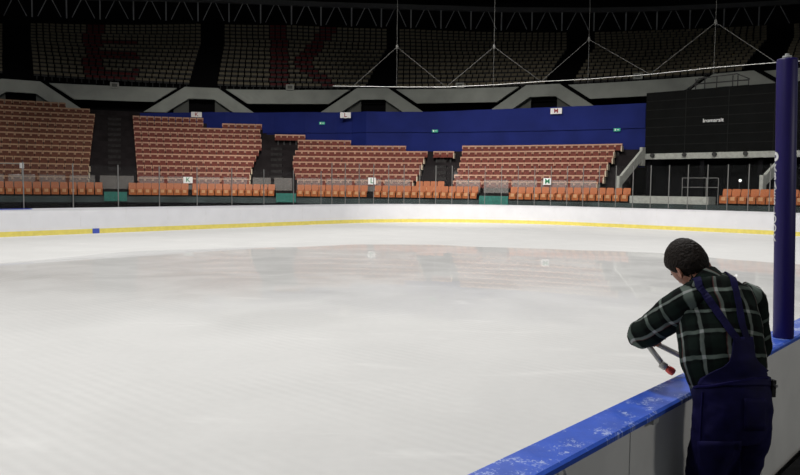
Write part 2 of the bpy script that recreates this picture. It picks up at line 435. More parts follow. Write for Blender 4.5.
# blue square on the kick strip
q = on_z(91.5, 230.6, .1); uq = q.dot(UA)
p = MB(); p.hexa([rk(u, v, z) for z in (.0, .21) for u, v in ((uq - .15, WD - .03), (uq + .15, WD - .03), (uq + .15, WD - .012), (uq - .15, WD - .012))])
p.build('patch', M['patch_blue'], fb)['label'] = 'small blue square on the yellow strip'

# ------------------------------------------------------------------ padded corner post on the near boards
Pb = on_z(783.2, 337.5, 1.1); Pt = at_d(787.2, 59, Pb.y + .02)
pp = empty('padded_post', Pb, 'tall purple padded post with white lettering on the boards by the man', 'post')
ax = (Pt - Pb); axn = ax.normalized(); RP = .0665
p = MB(); p.tube([Pb, Pb + ax * .004, Pb + ax * .5, Pt - axn * .012, Pt], [RP * .96, RP, RP, RP, RP * .94], 28); p.build('pad', M['purple'], pp, True)
p = MB(); p.tube([Pt, Pt + axn * .02], .03, 14); p.tube([Pt + axn * .02, Pt + axn * .035], .014, 10); p.build('end_cap', M['steel'], pp, True)
viewn = (CO - Pb); viewn.z = 0; viewn.normalize()
# stacked lettering wrapped on the left flank of the pad
side_l = Vector((-viewn.y, viewn.x, 0)); side_l = side_l if side_l.x < 0 else -side_l
def wrap(me, x0, zc, ang):
    o = MB(); 
    vs = []
    for v in me.vertices:
        a = ang + v.co.x / RP; r = RP + .002 + (-v.co.y)
        d = viewn * math.cos(a) - side_l * math.sin(a)
        vs.append(Pb + axn * (zc + v.co.z) + d * r)
    o.poly(vs, [list(f.vertices) for f in me.polygons]); return o
def zpost(y): return (at_d(778, y, Pb.y) - Pb).z
letters = [('K', 168), ('B', 176.5), ('A', 185.5), ('E', 193), ('S', 201.5), ('L', 210.5), ('O', 219.5), ('O', 228.5), ('K', 238)]
lt = MB()
for ch, y in letters:
    w = wrap(text_mesh(ch, .072, .002), 0, zpost(y), -1.28); lt.add(w, Matrix.Identity(4))
lt.build('lettering', M['white'], pp)['label'] = 'white stacked letters'
lt = MB(); n = 20
ringp = []
for k in range(n):
    a = 2 * PI * k / n
    ringp.append((math.cos(a), math.sin(a)))
vs = []; fs = []
for k, (cx_, cz_) in enumerate(ringp):
    for rr_ in (.034, .012):
        a = -1.2 + rr_ * cx_ / RP; d = viewn * math.cos(a) - side_l * math.sin(a)
        vs.append(Pb + axn * (zpost(156.5) + rr_ * cz_ * .95) + d * (RP + .002))
    fs.append([2 * k, 2 * ((k + 1) % n), 2 * ((k + 1) % n) + 1, 2 * k + 1])
lt.poly(vs, fs); lt.build('emblem', M['white'], pp)['label'] = 'round white emblem'

# ------------------------------------------------------------------ stand structure
RO, ZO = 33.6, 1.33                                   # orange front row
def Rrow(i): return 34.75 + .72 * i
def Zrow(i): return 1.75 + .432 * i
PL, PRT = phx(-160, 36, 3), phx(628, 36, 3)
prof = [(33.0, -.03), (33.0, ZO), (34.3, ZO)]
for i in range(15): prof += [(34.3 + .72 * i, Zrow(i)), (34.3 + .72 * (i + 1), Zrow(i))]
prof += [(45.1, 0), (33.1, 0)]
def terr(name, pr, p0, p1, material):
    t = MB(); n = int((p1 - p0) / .03) + 1
    t.sweep([[pol(r, p0 + (p1 - p0) * k / n, z) for r, z in pr] for k in range(n + 1)], 0, False)
    return struct(t.build(name, material))
terr('floor_front_platform', prof[:3] + [(34.3, -.03)], PL, phx(880, 33, 1), M['frontwall'])
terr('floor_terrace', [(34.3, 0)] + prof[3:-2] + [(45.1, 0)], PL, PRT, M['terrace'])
# aisle stairs between the seat blocks
def stairs(xa, xb, i1, name='floor_stairs'):
    t = MB()
    for i in range(i1):
        for h in (0, 1):
            R = Rrow(i) - .45 + .36 * h; z = Zrow(i) + (.0 if h == 0 else .216)
            pc = phx((xa + xb) / 2, R, z); w = (xb - xa) / 2 * R / FPX * 1.25
            if h: 
                t.hexa([pol(r, pc + s * w / R, zz) for zz in (Zrow(i) - .02, z) for r, s in ((R, -1), (R, 1), (R + .40, 1), (R + .40, -1))])
    struct(t.build(name, M['stairs']))
stairs(108, 121, 13); stairs(270, 283, 8); stairs(436, 447, 6)

# ------------------------------------------------------------------ seats
def seat_red(rim, pad):  # pale rim over dark back paints lit edges and shaded faces
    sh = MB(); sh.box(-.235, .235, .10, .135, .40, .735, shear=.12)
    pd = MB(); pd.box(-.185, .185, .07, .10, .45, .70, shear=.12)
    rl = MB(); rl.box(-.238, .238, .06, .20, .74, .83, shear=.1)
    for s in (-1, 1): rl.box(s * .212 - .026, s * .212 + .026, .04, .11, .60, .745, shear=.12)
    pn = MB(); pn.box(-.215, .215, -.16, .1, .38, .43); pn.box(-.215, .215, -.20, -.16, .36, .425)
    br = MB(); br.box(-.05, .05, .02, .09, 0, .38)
    return [('backrest', sh, pad), ('back_shade', pd, pad), ('top_rail', rl, rim), ('seat_pan', pn, pad), ('support', br, M['bracket'])]
def seat_orange():
    bk = MB(); bk.box(-.225, .225, .13, .17, .46, .84, shear=.18); bk.box(-.205, .205, .20, .235, .84, .88, shear=.2)
    bk.box(-.20, .20, .10, .13, .44, .50, shear=.1)
    pn = MB(); pn.box(-.225, .225, -.24, .14, .40, .44); pn.box(-.215, .215, -.27, -.235, .10, .44)
    for s in (-1, 1): pn.box(s * .21 - .02, s * .21 + .02, -.22, .16, .44, .52)
    hl = MB(); hl.box(-.12, .12, -.26, .05, .44, .456); hl.box(-.11, .11, -.282, -.27, .26, .456)  # painted highlight on the pan's top and front, same plastic
    br = MB(); br.box(-.20, .20, -.02, .06, .0, .08); br.box(-.05, .05, -.02, .06, .08, .40)
    return [('backrest', bk, M['orange']), ('seat_pan', pn, M['orange']), ('pan_highlight', hl, M['orange_lit']), ('support', br, M['bracket'])]
def seat_upper(mt):
    s = MB(); s.box(-.215, .215, .10, .14, .56, .76, shear=.15); s.box(-.20, .20, .08, .12, .44, .56, 2); s.box(-.21, .21, -.1, .12, .40, .44, 2); s.box(-.04, .04, 0, .08, 0, .40, 2)
    return s
def bake(parts): return [(nm, mb.mesh(nm, mt), mt, mb) for nm, mb, mt in parts]
K_RED, K_BROWN_LIT, K_ORG = bake(seat_red(M['rim_red_lit'], M['red_shade'])), bake(seat_red(M['rim_brown_lit'], M['brown_lit_shade'])), bake(seat_orange())
def place(kind, name, label, cat, group, loc, rz):
    r = empty(name, loc, label, cat, group, rz)
    for nm, me, mt, mb in kind:
        o = bpy.data.objects.new(nm, me); C.objects.link(o); o.parent = r
    return r
# lower red blocks: (row, left column, right column)
blocks = {'A': [], 'B': [], 'C': [], 'D': []}
for i in range(14): blocks['A'].append((i, -70, 88 + 7 * i / 11 if i <= 11 else (90, 66)[i - 12]))
for i in range(12):
    xl = 137.5 - 4.5 * i / 10; xr = [249.7, 250, 251.5, 254, 256, 259, 261.5, 261.6, 261, 260, 203.5, 203.5][i]
    blocks['B'].append((i, xl, xr))
blocks['B'].append((10, 222, 262))
for i, (xl, xr) in enumerate([(297, 413), (295, 417), (293.5, 420), (292.5, 422), (293, 424), (295, 427.4), (297.5, 406), (297.5, 351), (275, 305)]): blocks['C'].append((i, xl, xr))
for i, (xl, xr) in enumerate([(452.5, 597.5), (454, 604), (457, 606), (459, 608), (460, 613), (461.5, 614.5), (462, 622)]): blocks['D'].append((i, xl, xr))
blocks['C'].append((5, 433, 454))
desc = {'A': 'of the leftmost lower block', 'B': 'above the K sign', 'C': 'above the L sign', 'D': 'above the M sign'}
reds = []
_q = MB(); _q.box(.24, .32, -.25, .12, .30, .66); ME_SIDE = _q.mesh('side_panel', M['ledge_pale'])
for bk_, rows in blocks.items():
    for i, xl, xr in rows:
        R, z = Rrow(i), Zrow(i)
        p0, p1 = phx(xl, R, z + .6), phx(xr, R, z + .6)
        n = max(1, round((p1 - p0) * R / .50)); st_ = (p1 - p0) / n
        aisle = bk_ == 'C' and xl == 433; short = bk_ == 'B' and xl == 222
        for k in range(n):
            ph = p0 + st_ * (k + .5); P = pol(R, ph, z); X, Y = px(P + Vector((0, 0, .6)))
            if bk_ == 'A': lab = f'brown-lit stand seat, {nth(n - k)} from right in {nth(i + 1)} row up of the leftmost lower block'
            elif aisle: lab = f'red stand seat, {nth(k + 1)} from left of the short row above dark aisle opening'
            elif short: lab = f'red stand seat, {nth(k + 1)} from left of the short top row right of the red K sign'
            else: lab = f'red stand seat, {nth(k + 1)} from left in {nth(i + 1)} row up {desc[bk_]}'
            reds.append((P, ph, (X, Y), bk_, lab, k == n - 1))
inview = sorted([r for r in reds if -2 < r[2][0] < 802], key=lambda r: (r[0] - CO).length)
ids = {id(r) for r in inview[:300]}
rest = {'A': MB(), 'B': MB()}
for r in reds:
    kind = K_BROWN_LIT if r[3] == 'A' else K_RED
    if id(r) in ids:
        pr_ = place(kind, 'stand_seat', r[4], 'seat', 'brown-lit seats of the leftmost lower block' if r[3] == 'A' else 'red seats of the lower stand', r[0], -r[1])
        if r[5]: o = bpy.data.objects.new('side_panel', ME_SIDE); C.objects.link(o); o.parent = pr_
    else:
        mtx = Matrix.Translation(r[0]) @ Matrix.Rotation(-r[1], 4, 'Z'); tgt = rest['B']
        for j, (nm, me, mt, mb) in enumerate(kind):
            base = 2 if kind is K_BROWN_LIT else 0
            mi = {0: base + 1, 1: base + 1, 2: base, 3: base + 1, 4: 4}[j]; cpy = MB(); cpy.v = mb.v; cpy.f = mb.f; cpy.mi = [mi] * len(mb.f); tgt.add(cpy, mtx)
o = rest['B'].build('stand_seats', [M['rim_red_lit'], M['red_shade'], M['rim_brown_lit'], M['brown_lit_shade'], M['bracket']])
tag(o, 'remaining red and brown-lit stand seats higher up the lower tier', 'seats', kind='stuff')
# orange front row
runs = [(-64, 103, 'A', 'right', 'of the front row run at far left'), (128.5, 188.5, 'B', 'left', 'of the front row below the K sign'),
        (192, 275, 'B2', 'left', 'of the front row run right of the K sign'), (297, 367.5, 'C', 'left', 'of the front row left of the L sign'),
        (374, 478, 'C2', 'left', 'of the front row right of the L sign'), (509.5, 630, 'D', 'left', 'of the front row below the M sign'),
        (721, 860, 'R', 'left', 'of the front row run behind the purple post')]
oc = 0
for xl, xr, nm, sd, ds in runs:
    R, z = RO, ZO; p0, p1 = phx(xl, R, z + .5), phx(xr, R, z + .5); n = max(1, round((p1 - p0) * R / .50)); st_ = (p1 - p0) / n
    for k in range(n):
        ph = p0 + st_ * (k + .5); P = pol(R, ph, z); X = px(P)[0]
        if X < -6 or X > 806: continue
        c = (n - k) if sd == 'right' else k + 1
        place(K_ORG, 'bucket_seat', f'orange bucket seat, {nth(c)} from {sd} {ds}', 'seat', 'orange bucket seats of the front row', P, -ph); oc += 1
R, z = 34.75, 1.66; p0, p1 = phx(415.5, R, z + .6), phx(444, R, z + .6); n = 4
for k in range(n):
    ph = p0 + (p1 - p0) * (k + .5) / n
    place(K_ORG, 'bucket_seat', f'orange bucket seat in the raised row of four right of L sign, {nth(k + 1)} from left', 'seat', 'orange bucket seats of the raised row', pol(R, ph, z), -ph)
# upper tier
def Zu(j): return 9.98 + .495 * j
def r_level(x, y, z):                     # radius at which height z is seen at (x, y)
    a, c = 40.0, 80.0
    for _ in range(40):
        r = (a + c) / 2
        if z_at(x, y, r) > z: c = r
        else: a = r
    return r
TRD = []
for x, y in ((-40, 24), (40, 24), (100, 25.5), (200, 24.5), (290, 26), (411, 30), (500, 33), (590, 33), (657, 31), (740, 27.5), (830, 22)):
    r = r_level(x, y, Zu(14) + .66); TRD.append((phx(x, r, Zu(14)), (r - 46.6) / 14))
def tread(p):
    if p <= TRD[0][0]: return TRD[0][1]
    for (a, ta), (c, tc) in zip(TRD, TRD[1:]):
        if p <= c: return ta + (tc - ta) * (p - a) / (c - a)
    return TRD[-1][1]
print('treads', [round(t, 2) for _, t in TRD])
def Ru(j, p): return 46.6 + tread(p) * j
def phu(x, j):
    p = phx(x, 46.6 + .8 * j, Zu(j) + .5)
    for _ in range(4): p = phx(x, Ru(j, p), Zu(j) + .5)
    return p
ublocks = [(-60, 3, -60, 3, 1), (33, 190, 30, 201, 2), (217, 366, 224, 387, 3), (396.5, 545, 399, 567, 4), (573, 742, 594, 767, 5), (781, 880, 793, 880, 6)]
bname = ['', 'edge block at far left', 'first full block', 'second full block', 'third full block', 'fourth full block', 'edge block at far right']
def lerp(a, c, t): return a + (c - a) * t
E_px = lambda x, y, j: (85 <= x <= 102) or (102 < x < 139 and (71.5 < y < 80.5 or 54 < y < 60 or 41 < y < 46.5)) 
def K_px(x, y, j):
    if 271.5 <= x <= 288.5: return True
    if 288 < x < 335:
        if y > 66: c = 301 + (y - 66) * 1.25
        else: c = 301 + (66 - y) * .75
        return abs(x - c) < 8.5
    return False
uppers = []; wines = []
for xl0, xr0, xl1, xr1, bi in ublocks:
    for j in range(15):
        t = min(1, j / 9); z = Zu(j); xl, xr = lerp(xl0, xl1, t), lerp(xr0, xr1, t)
        p0, p1 = phu(xl, j), phu(xr, j); R = Ru(j, (p0 + p1) / 2); n = max(1, round((p1 - p0) * R / .53)); st_ = (p1 - p0) / n
        wk = [0, 0]
        for k in range(n):
            ph = p0 + st_ * (k + .5); P = pol(Ru(j, ph), ph, z); X, Y = px(P + Vector((0, 0, .5)))
            if bi == 2 and E_px(X, Y, j): wk[0] += 1; wines.append((P, ph, (X, Y), f'dark red upper seat in letter E, {nth(wk[0])} red from left in {nth(j + 1)} row up')); continue
            if bi == 3 and K_px(X, Y, j): wk[1] += 1; wines.append((P, ph, (X, Y), f'dark red upper seat in letter K, {nth(wk[1])} red from left in {nth(j + 1)} row up')); continue
            sd, c = ('right', n - k) if bi == 1 else ('left', k + 1)
            uppers.append((P, ph, (X, Y), f'beige upper seat, {nth(c)} from {sd} in {nth(j + 1)} row up, {bname[bi]}'))
uv_ = sorted([r for r in uppers + wines if 0 < r[2][0] < 800 and r[2][1] > 0], key=lambda r: (r[0] - CO).length)
ids = {id(r) for r in uv_[:300]}
mb_u = seat_upper(None); me_t = mb_u.mesh('upper_seat', [M['tan'], M['wine'], M['bracket']]); me_w = mb_u.mesh('upper_seat', [M['wine'], M['wine'], M['bracket']]); rest = MB()
mb_w = MB(); mb_w.v = mb_u.v; mb_w.f = mb_u.f; mb_w.mi = [1 if k == 0 else k for k in mb_u.mi]
for red, lst in ((0, uppers), (1, wines)):
    for r in lst:
        if id(r) in ids:
            o = link('upper_seat', me_w if red else me_t, None, r[0], -r[1]); tag(o, r[3], 'seat', 'dark red letter seats of the upper tier' if red else 'beige seats of the upper tier')
        else: rest.add(mb_w if red else mb_u, Matrix.Translation(r[0]) @ Matrix.Rotation(-r[1], 4, 'Z'))
tag(rest.build('upper_seats', [M['tan'], M['wine'], M['bracket']]), 'remaining beige and dark red seats of the dark upper tier', 'seats', kind='stuff')

# upper terrace, back wall, roof
PR2 = phx(900, 50, 12)
def uprof(p):
    t = tread(p); q = [(46.0, 9.0), (46.0, 9.98)]
    for j in range(15): q += [(46.25 + t * j, Zu(j)), (46.25 + t * (j + 1), Zu(j))]
    return q + [(47.0 + t * 15, 9.0)]
t_ = MB(); n = int((PR2 - PL) / .03) + 1
t_.sweep([[pol(r, PL + (PR2 - PL) * k / n, z) for r, z in uprof(PL + (PR2 - PL) * k / n)] for k in range(n + 1)], 0, False)
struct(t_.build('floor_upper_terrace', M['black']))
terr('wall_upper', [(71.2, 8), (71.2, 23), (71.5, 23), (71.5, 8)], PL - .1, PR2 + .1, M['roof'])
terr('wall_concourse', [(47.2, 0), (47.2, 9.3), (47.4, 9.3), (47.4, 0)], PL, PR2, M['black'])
b = MB(); n = 48; b.poly([pol(73, 2 * PI * k / n, 23) for k in range(n)] + [pol(73, 2 * PI * k / n, 23.3) for k in range(n)],
    [list(range(n)), list(range(n, 2 * n))[::-1]] + [[k, (k + 1) % n, n + (k + 1) % n, n + k] for k in range(n)])
struct(b.build('ceiling', M['roof']))

# balcony: flat arches and band segments
RB = 45.1; ZT = z_at(372, 88.2, RB)
arch_px = [21, 201.5, 372.5, 542.5, 733]
phs = [phx(x, RB, ZT - .5) for x in arch_px]
print('arch bearings', [round(math.degrees(p), 2) for p in phs], 'ZT', ZT)
H1, H2, I1, I2 = 1.30, 4.45, 1.0, 2.77             # half widths: outer top, outer foot, inner top, inner foot
FD = 2.10                                           # drop from the top to the feet
def drop(p): return .21 * max(0, (phs[2] - p)) / (phs[2] - phs[1])
ZT0 = ZT
def arch_mesh(pc):
    ZT = ZT0 - drop(pc)
    outer = [(-H2, -FD), (-H1, 0), (H1, 0), (H2, -FD)]; inner = [(-I2, -FD), (-I1, -.92), (I1, -.92), (I2, -FD)]
    a = MB()
    for k in range(3):
        q = [outer[k], outer[k + 1], inner[k + 1], inner[k]]
        a.hexa([pol(r, pc + s / RB, ZT + zz) for r in (RB, RB + .6) for s, zz in q])
    return a
for i, pc in enumerate(phs):
    ZT = ZT0 - drop(pc)
    where = ['at the far left edge', 'above the K signs', 'above the L sign', 'above the red M sign', 'behind the top of the scoreboard'][i]
    r = empty('portal', pol(RB, pc, ZT - FD), f'grey concrete portal with sloping legs {where}', 'portal', 'concrete portals below the upper tier')
    arch_mesh(pc).build('arch', M['concrete'], r)
    for s in (-1, 1):
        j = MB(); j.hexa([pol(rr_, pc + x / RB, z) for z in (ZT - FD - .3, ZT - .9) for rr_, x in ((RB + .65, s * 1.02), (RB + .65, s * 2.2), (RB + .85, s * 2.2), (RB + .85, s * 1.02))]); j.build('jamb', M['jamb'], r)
    d = MB(); d.hexa([pol(rr_, pc + x / RB, z) for z in (ZT - FD - .3, ZT - .9) for rr_, x in ((RB + 1.3, -1.2), (RB + 1.3, 1.2), (RB + 1.4, 1.2), (RB + 1.4, -1.2))]); d.build('opening', M['black'], r)
slope = (H2 - H1) / FD
ends = [phs[0] - (phs[1] - phs[0])] + phs + [phs[-1] + (phs[-1] - phs[-2])]
for k, (pa, pb) in enumerate(zip(ends, ends[1:])):
    t = MB(); n = 14; secs = []
    for zz in (0,): pass
    top, bot = -.08, -1.22
    def bnd(f, z, r):
        a = pa + (H1 + .5 - z * slope) / RB; c = pb - (H1 + .5 - z * slope) / RB
        g = a + (c - a) * f; return pol(r, g, ZT0 - drop(g) + z)
    t.sweep([[bnd(i / n, bot, RB + .15), bnd(i / n, bot, RB + .5), bnd(i / n, top, RB + .5), bnd(i / n, top, RB + .15)] for i in range(n + 1)])
    struct(t.build('trim_%d' % (k + 1), M['concrete']))

# roof truss ring behind the upper tier
post_px = [-36, -2, 32, 66.5, 100, 133.5, 166, 198, 229, 260.6, 291.5, 321, 351.6, 381.4, 411, 441, 471, 501.5, 532, 562, 594, 626, 657, 690, 724, 759, 796, 834]
zb = Zu(14) + 1.25
ys = [(-40, 17), (32, 17), (100, 19.5), (166, 20.5), (229, 22), (321, 25.5), (411, 28), (501, 30.5), (594, 31), (657, 30), (724, 27.5), (796, 24), (840, 21)]
def yb(x):
    for (a, ya), (c, yc) in zip(ys, ys[1:]):
        if x <= c: return ya + (yc - ya) * max(0, x - a) / (c - a)
    return ys[-1][1]
tp = []
for x in post_px:
    r = r_level(x, yb(x), zb); tp.append((phx(x, r, zb + 1), r))
zt = z_at(411, 8.5, tp[14][1])
tr = empty('roof_truss', pol(tp[14][1], tp[14][0], zb), 'grey zigzag roof truss ring above the upper tier', 'truss')
for i, (p, r) in enumerate(tp):
    q = MB(); q.tube([pol(r, p, zb), pol(r, p, zt + .3)], .07, 6); q.build('post', M['truss'], tr)
    if i + 1 < len(tp):
        A, B = pol(r, p), pol(tp[i + 1][1], tp[i + 1][0])
        for f, e in ((.16, .5), (.84, .5)):
            q = MB(); q.tube([A.lerp(B, f) + Vector((0, 0, zb + .1)), A.lerp(B, e) + Vector((0, 0, zt + .3))], .042, 6); q.build('brace', M['truss'], tr)
q = MB(); q.sweep([[pol(r + o, p, z) for o, z in ((-.25, zt - .1), (.25, zt - .1), (.25, zt + .35), (-.25, zt + .35))] for p, r in tp]); q.build('top_chord', M['beam'], tr)

# blue drape wall across the upper rows
RD = [(phx(x, 41.5, 6), r) for x, r in ((204, 43.3), (211, 42.6), (262, 42.3), (300, 41.2), (351, 40.75), (360, 39.85), (660, 39.85))]
def Rd(p):
    if p <= RD[0][0]: return RD[0][1]
    for (a, ra), (c, rc) in zip(RD, RD[1:]):
        if p <= c: return ra + (rc - ra) * (p - a) / (c - a)
    return RD[-1][1]
ctl = []
for x, y in ((140, 113), (200, 112.3), (300, 112), (432, 111.8), (480, 109.7), (560, 106.8), (646, 103)):
    p = phx(x, 42, 7); R = Rd(p); z = z_at(x, y, R); p = phx(x, R, z); ctl.append((p, z))
def ztop(p):
    for (a, za), (c, zc) in zip(ctl, ctl[1:]):
        if p <= c: t = max(0, (p - a) / (c - a)); return za + (zc - za) * t
    return ctl[-1][1]
zs = z_at(560, 129.6, Rd(phx(560, 40.4, 6)))
dr = empty('drape_wall', pol(41, phx(400, 41, 6), 4.5), 'long royal blue wall closing off the upper seat rows', 'drape')
q = MB(); ring_wall(q, lambda p: Rd(p), lambda p: Rd(p) + .08, lambda p: zs - .05, ztop, ctl[0][0], ctl[-1][0]); q.build('upper_panel', M['blue'], dr)
q = MB(); ring_wall(q, lambda p: Rd(p) + .09, lambda p: Rd(p) + .16, lambda p: 3.6, lambda p: zs + .05, ctl[0][0], ctl[-1][0]); q.build('lower_panel', M['blue'], dr)

# signs
def placard(x, y, R, w, h, ch, ink, label, name='placard', group='lettered placards on the stand'):
    z = z_at(x, y, R); p = phx(x, R, z); P = pol(R, p, z)
    r = empty(name, P, label, 'sign', group, -p)
    q = MB(); q.box(-w / 2, w / 2, -.02, .02, -h / 2, h / 2); q.build('panel', M['white'], r, loc=(0, 0, 0))
    if ch:
        me = text_mesh(ch, h * 1.05, .012); me.materials.append(ink); o = link('letter', me, r, (0, -.03, 0)); 
    return r
placard(188, 180, 34.02, .60, .42, 'K', M['green_ink'], 'white placard with green letter K above orange front row')
placard(372, 181, 34.02, .52, .46, 'L', M['green_ink'], 'white placard with green letter L above orange front row')
placard(547.5, 181.5, 34.02, .52, .42, 'M', M['green_ink'], 'white placard with green letter M above orange front row')
placard(196.5, 114.6, Rd(phx(196, 43, 7)) - .45, .80, .40, 'K', M['red_ink'], 'white placard with dark red letter K on blue wall')
placard(345.5, 115.2, Rd(phx(345, 41.5, 7)) - .9, .80, .42, 'L', M['red_ink'], 'white placard with dark red letter L on blue wall')
placard(556.2, 111, Rd(phx(556, 41, 7)) - .2, .80, .40, 'M', M['red_ink'], 'white placard with dark red letter M on blue wall')
for x, y, w_ in ((322, 123.2, 'left of the raised red seats'), (435, 131, 'above the dark aisle opening'), (617, 129.8, 'near the scoreboard')):
    R = Rd(phx(x, 41, 6)) - .05; z = z_at(x, y, R); p = phx(x, R, z)
    r = empty('exit_sign', pol(R, p, z), f'small green exit sign on blue wall {w_}', 'sign', 'green exit signs on the blue wall', -p)
    q = MB(); q.box(-.22, .22, -.03, .03, -.1, .1); q.build('panel', M['exit'], r, loc=(0, 0, 0))
    q = MB(); q.box(-.15, -.06, -.036, -.03, -.06, .06); q.box(0, .15, -.036, -.03, -.015, .02); q.build('pictogram', M['white'], r, loc=(0, 0, 0))
for x, y, w_ in ((114.5, 85.2, 'first'), (290, 87.2, 'second'), (460, 85.5, 'third'), (638, 76, 'fourth')):
    R = RB - .05; z = z_at(x, y, R); p = phx(x, R, z)
    r = empty('sign_frame', pol(R, p, z), f'small pale sign frame on the balcony edge, {w_} from left', 'sign', 'pale sign frames on the balcony edge', -p)
    q = MB(); 
    for a in ((-.33, -.2, -.22, .22), (.2, .33, -.22, .22), (-.2, .2, .13, .22), (-.2, .2, -.22, -.13)): q.box(a[0], a[1], -.03, .03, a[2], a[3])
    q.build('frame', M['ledge'], r, loc=(0, 0, 0))
    q = MB(); q.box(-.2, .2, -.01, .01, -.13, .13); q.build('panel', M['jamb'], r, loc=(0, 0, 0))

# scuffed acrylic parapet behind the front row
for xa, xb, w_ in ((-60, 97, 'along the leftmost seat block'), (98, 136, 'across the dark aisle left of the K sign'), (137, 249, 'behind the K sign'), (251, 294, 'across the aisle right of the K sign'),
                   (295, 412, 'behind the L sign'), (454, 598, 'behind the M sign')):
    R = 34.15; p0, p1 = phx(xa, R, 2.1), phx(xb, R, 2.1); n = max(1, round((p1 - p0) * R / 1.9))
    r = empty('parapet', pol(R, (p0 + p1) / 2, ZO), f'low scuffed acrylic parapet {w_}', 'parapet', 'acrylic parapets behind the front row')
    for k in range(n):
        a = p0 + (p1 - p0) * k / n; c = p0 + (p1 - p0) * (k + 1) / n; g = .12 / R
        q = MB(); ring_wall(q, R, R + .015, 1.8, 2.66, a + g, c - g, .03); q.build('panel', M['haze'], r)
        q = MB(); ring_wall(q, R + .02, R + .05, ZO + .004, 2.45, a + g * 2, a + g * 2.3, .03); q.build('bracket', M['bracket'], r)
# handrail at the far left
R = 34.5; z = z_at(12, 163.5, R); a, c = phx(-40, R, z), phx(22, R, z)
r = empty('handrail', pol(R, c, Zrow(0)), 'pale handrail with a white end box before leftmost seats', 'handrail')
q = MB(); q.tube([pol(R, a + (c - a) * k / 8, z) for k in range(9)], .03, 6); q.build('rail', M['ledge'], r)
for k in (1.5, 4.7, 8):
    p = a + (c - a) * k / 8; q = MB(); q.tube([pol(R, p, Zrow(0)), pol(R, p, z)], .025, 6); q.build('upright', M['steel'], r)
q = MB(); ring_wall(q, R - .1, R + .1, z - .28, z + .05, c - .004, c + .003); q.build('end_box', M['white'], r)
# teal gates in the stand front at the aisles
for xa, xb, w_ in ((104, 127, 'between the leftmost orange run and the K sign'), (276, 296, 'between the K and L signs'), (479, 508, 'left of the M sign')):
    R = 32.9; za, zc_ = 1.02, 1.62; p0, p1 = phx(xa, R, 1.4), phx(xb, R, 1.4)
    q = MB(); ring_wall(q, R, R + .06, za, zc_, p0, p1); o = q.build('barrier_panel', M['teal']); tag(o, f'teal barrier panel at the aisle foot {w_}', 'panel', 'teal barrier panels')
q = MB(); ring_wall(q, 32.92, 32.99, .25, .95, PL, phx(880, 33, 1)); struct(q.build('trim_stand_front', M['black']))
R = 33.65; p0, p1 = phx(632.5, R, 1.6), phx(712, R, 1.6)
q = MB(); ring_wall(q, R - .5, R + .5, 1.34, 1.76, p0, p1); tag(q.build('ledge', M['ledge']), 'pale grey concrete ledge under the scoreboard behind the glass', 'ledge')

# scoreboard
R = 38.2
def rp(x, y, D_): return at_d(x, y, D_)
Pl = pol(R, phx(645.5, R, 6), 0); Pr = pol(R, phx(800, R, 6), 0)
tdir = (Pr - Pl); tl = tdir.length; tdir.normalize(); nrm = Vector((tdir.y, -tdir.x, 0)); nrm = nrm if nrm.y < 0 else -nrm
def on_sb(x, y):                          # (s, z) on the scoreboard face
    d = ray(x, y); k = (Pl - CO).dot(nrm) / d.dot(nrm); P = CO + d * k; return (P - Pl).dot(tdir), P.z
s1, ztb = on_sb(700, 89); _, zbb = on_sb(700, 152.5); _, zb2 = on_sb(700, 158.5)
zl = on_sb(646, 92.5)[1]; zr = on_sb(776, 83.6)[1]; ztb = (zl + zr) / 2
print('scoreboard', zl, zr, zbb, zb2, tl)
sl = tl + 1.2
def sbx(s0, s1, o0, o1, z0, z1): 
    return [Pl + tdir * s + nrm * o + Vector((0, 0, z)) for z in (z0, z1) for s, o in ((s0, o1), (s1, o1), (s1, o0), (s0, o0))]
sb = empty('scoreboard', Pl + tdir * (sl / 2) + Vector((0, 0, zb2)), 'big dark switched-off scoreboard screen with small white wordmark', 'scoreboard')
q = MB(); q.hexa(sbx(0, sl, -.6, 0, zbb, ztb)); q.build('screen', M['screen'], sb)
nrow = 7
for k in range(1, nrow):
    z = zbb + (ztb - zbb) * k / nrow; q = MB(); q.hexa(sbx(0, sl, 0, .012, z - .02, z + .02)); q.build('panel_joint', M['screenline'], sb)
for k in range(1, 4):
    s = sl * k / 4; q = MB(); q.hexa(sbx(s - .02, s + .02, 0, .012, zbb, ztb)); q.build('panel_joint', M['screenline'], sb)
q = MB(); q.hexa(sbx(-.25, sl, -.5, .05, zb2, zbb - .005)); q.build('bottom_beam', M['ledge'], sb)['label'] = 'pale grey beam under the screen'
for x in (653, 685, 715, 746, 778):
    s, z = on_sb(x, 155.6); q = MB(); q.tube([Pl + tdir * s + nrm * .05 + Vector((0, 0, zbb - .12)), Pl + tdir * s + nrm * .2 + Vector((0, 0, zbb - .12))], .13, 10); q.build('knob', M['bracket'], sb)
me = text_mesh('Iromarsit', .34, .02); me.materials.append(M['white'])
s, z = on_sb(713.2, 120.3); P = Pl + tdir * s + nrm * .02 + Vector((0, 0, z))
xs = [v.co.x for v in me.vertices]; wd_ = max(xs) - min(xs); f = 20.0 / FPX * P.y / wd_
me.transform(Matrix.Diagonal((f, 1, f * .95, 1)))
me.transform(Matrix.Translation(P) @ Matrix.Rotation(math.atan2(tdir.y, tdir.x), 4, 'Z'))
o = link('wordmark', me, sb); o['label'] = 'small white wordmark'
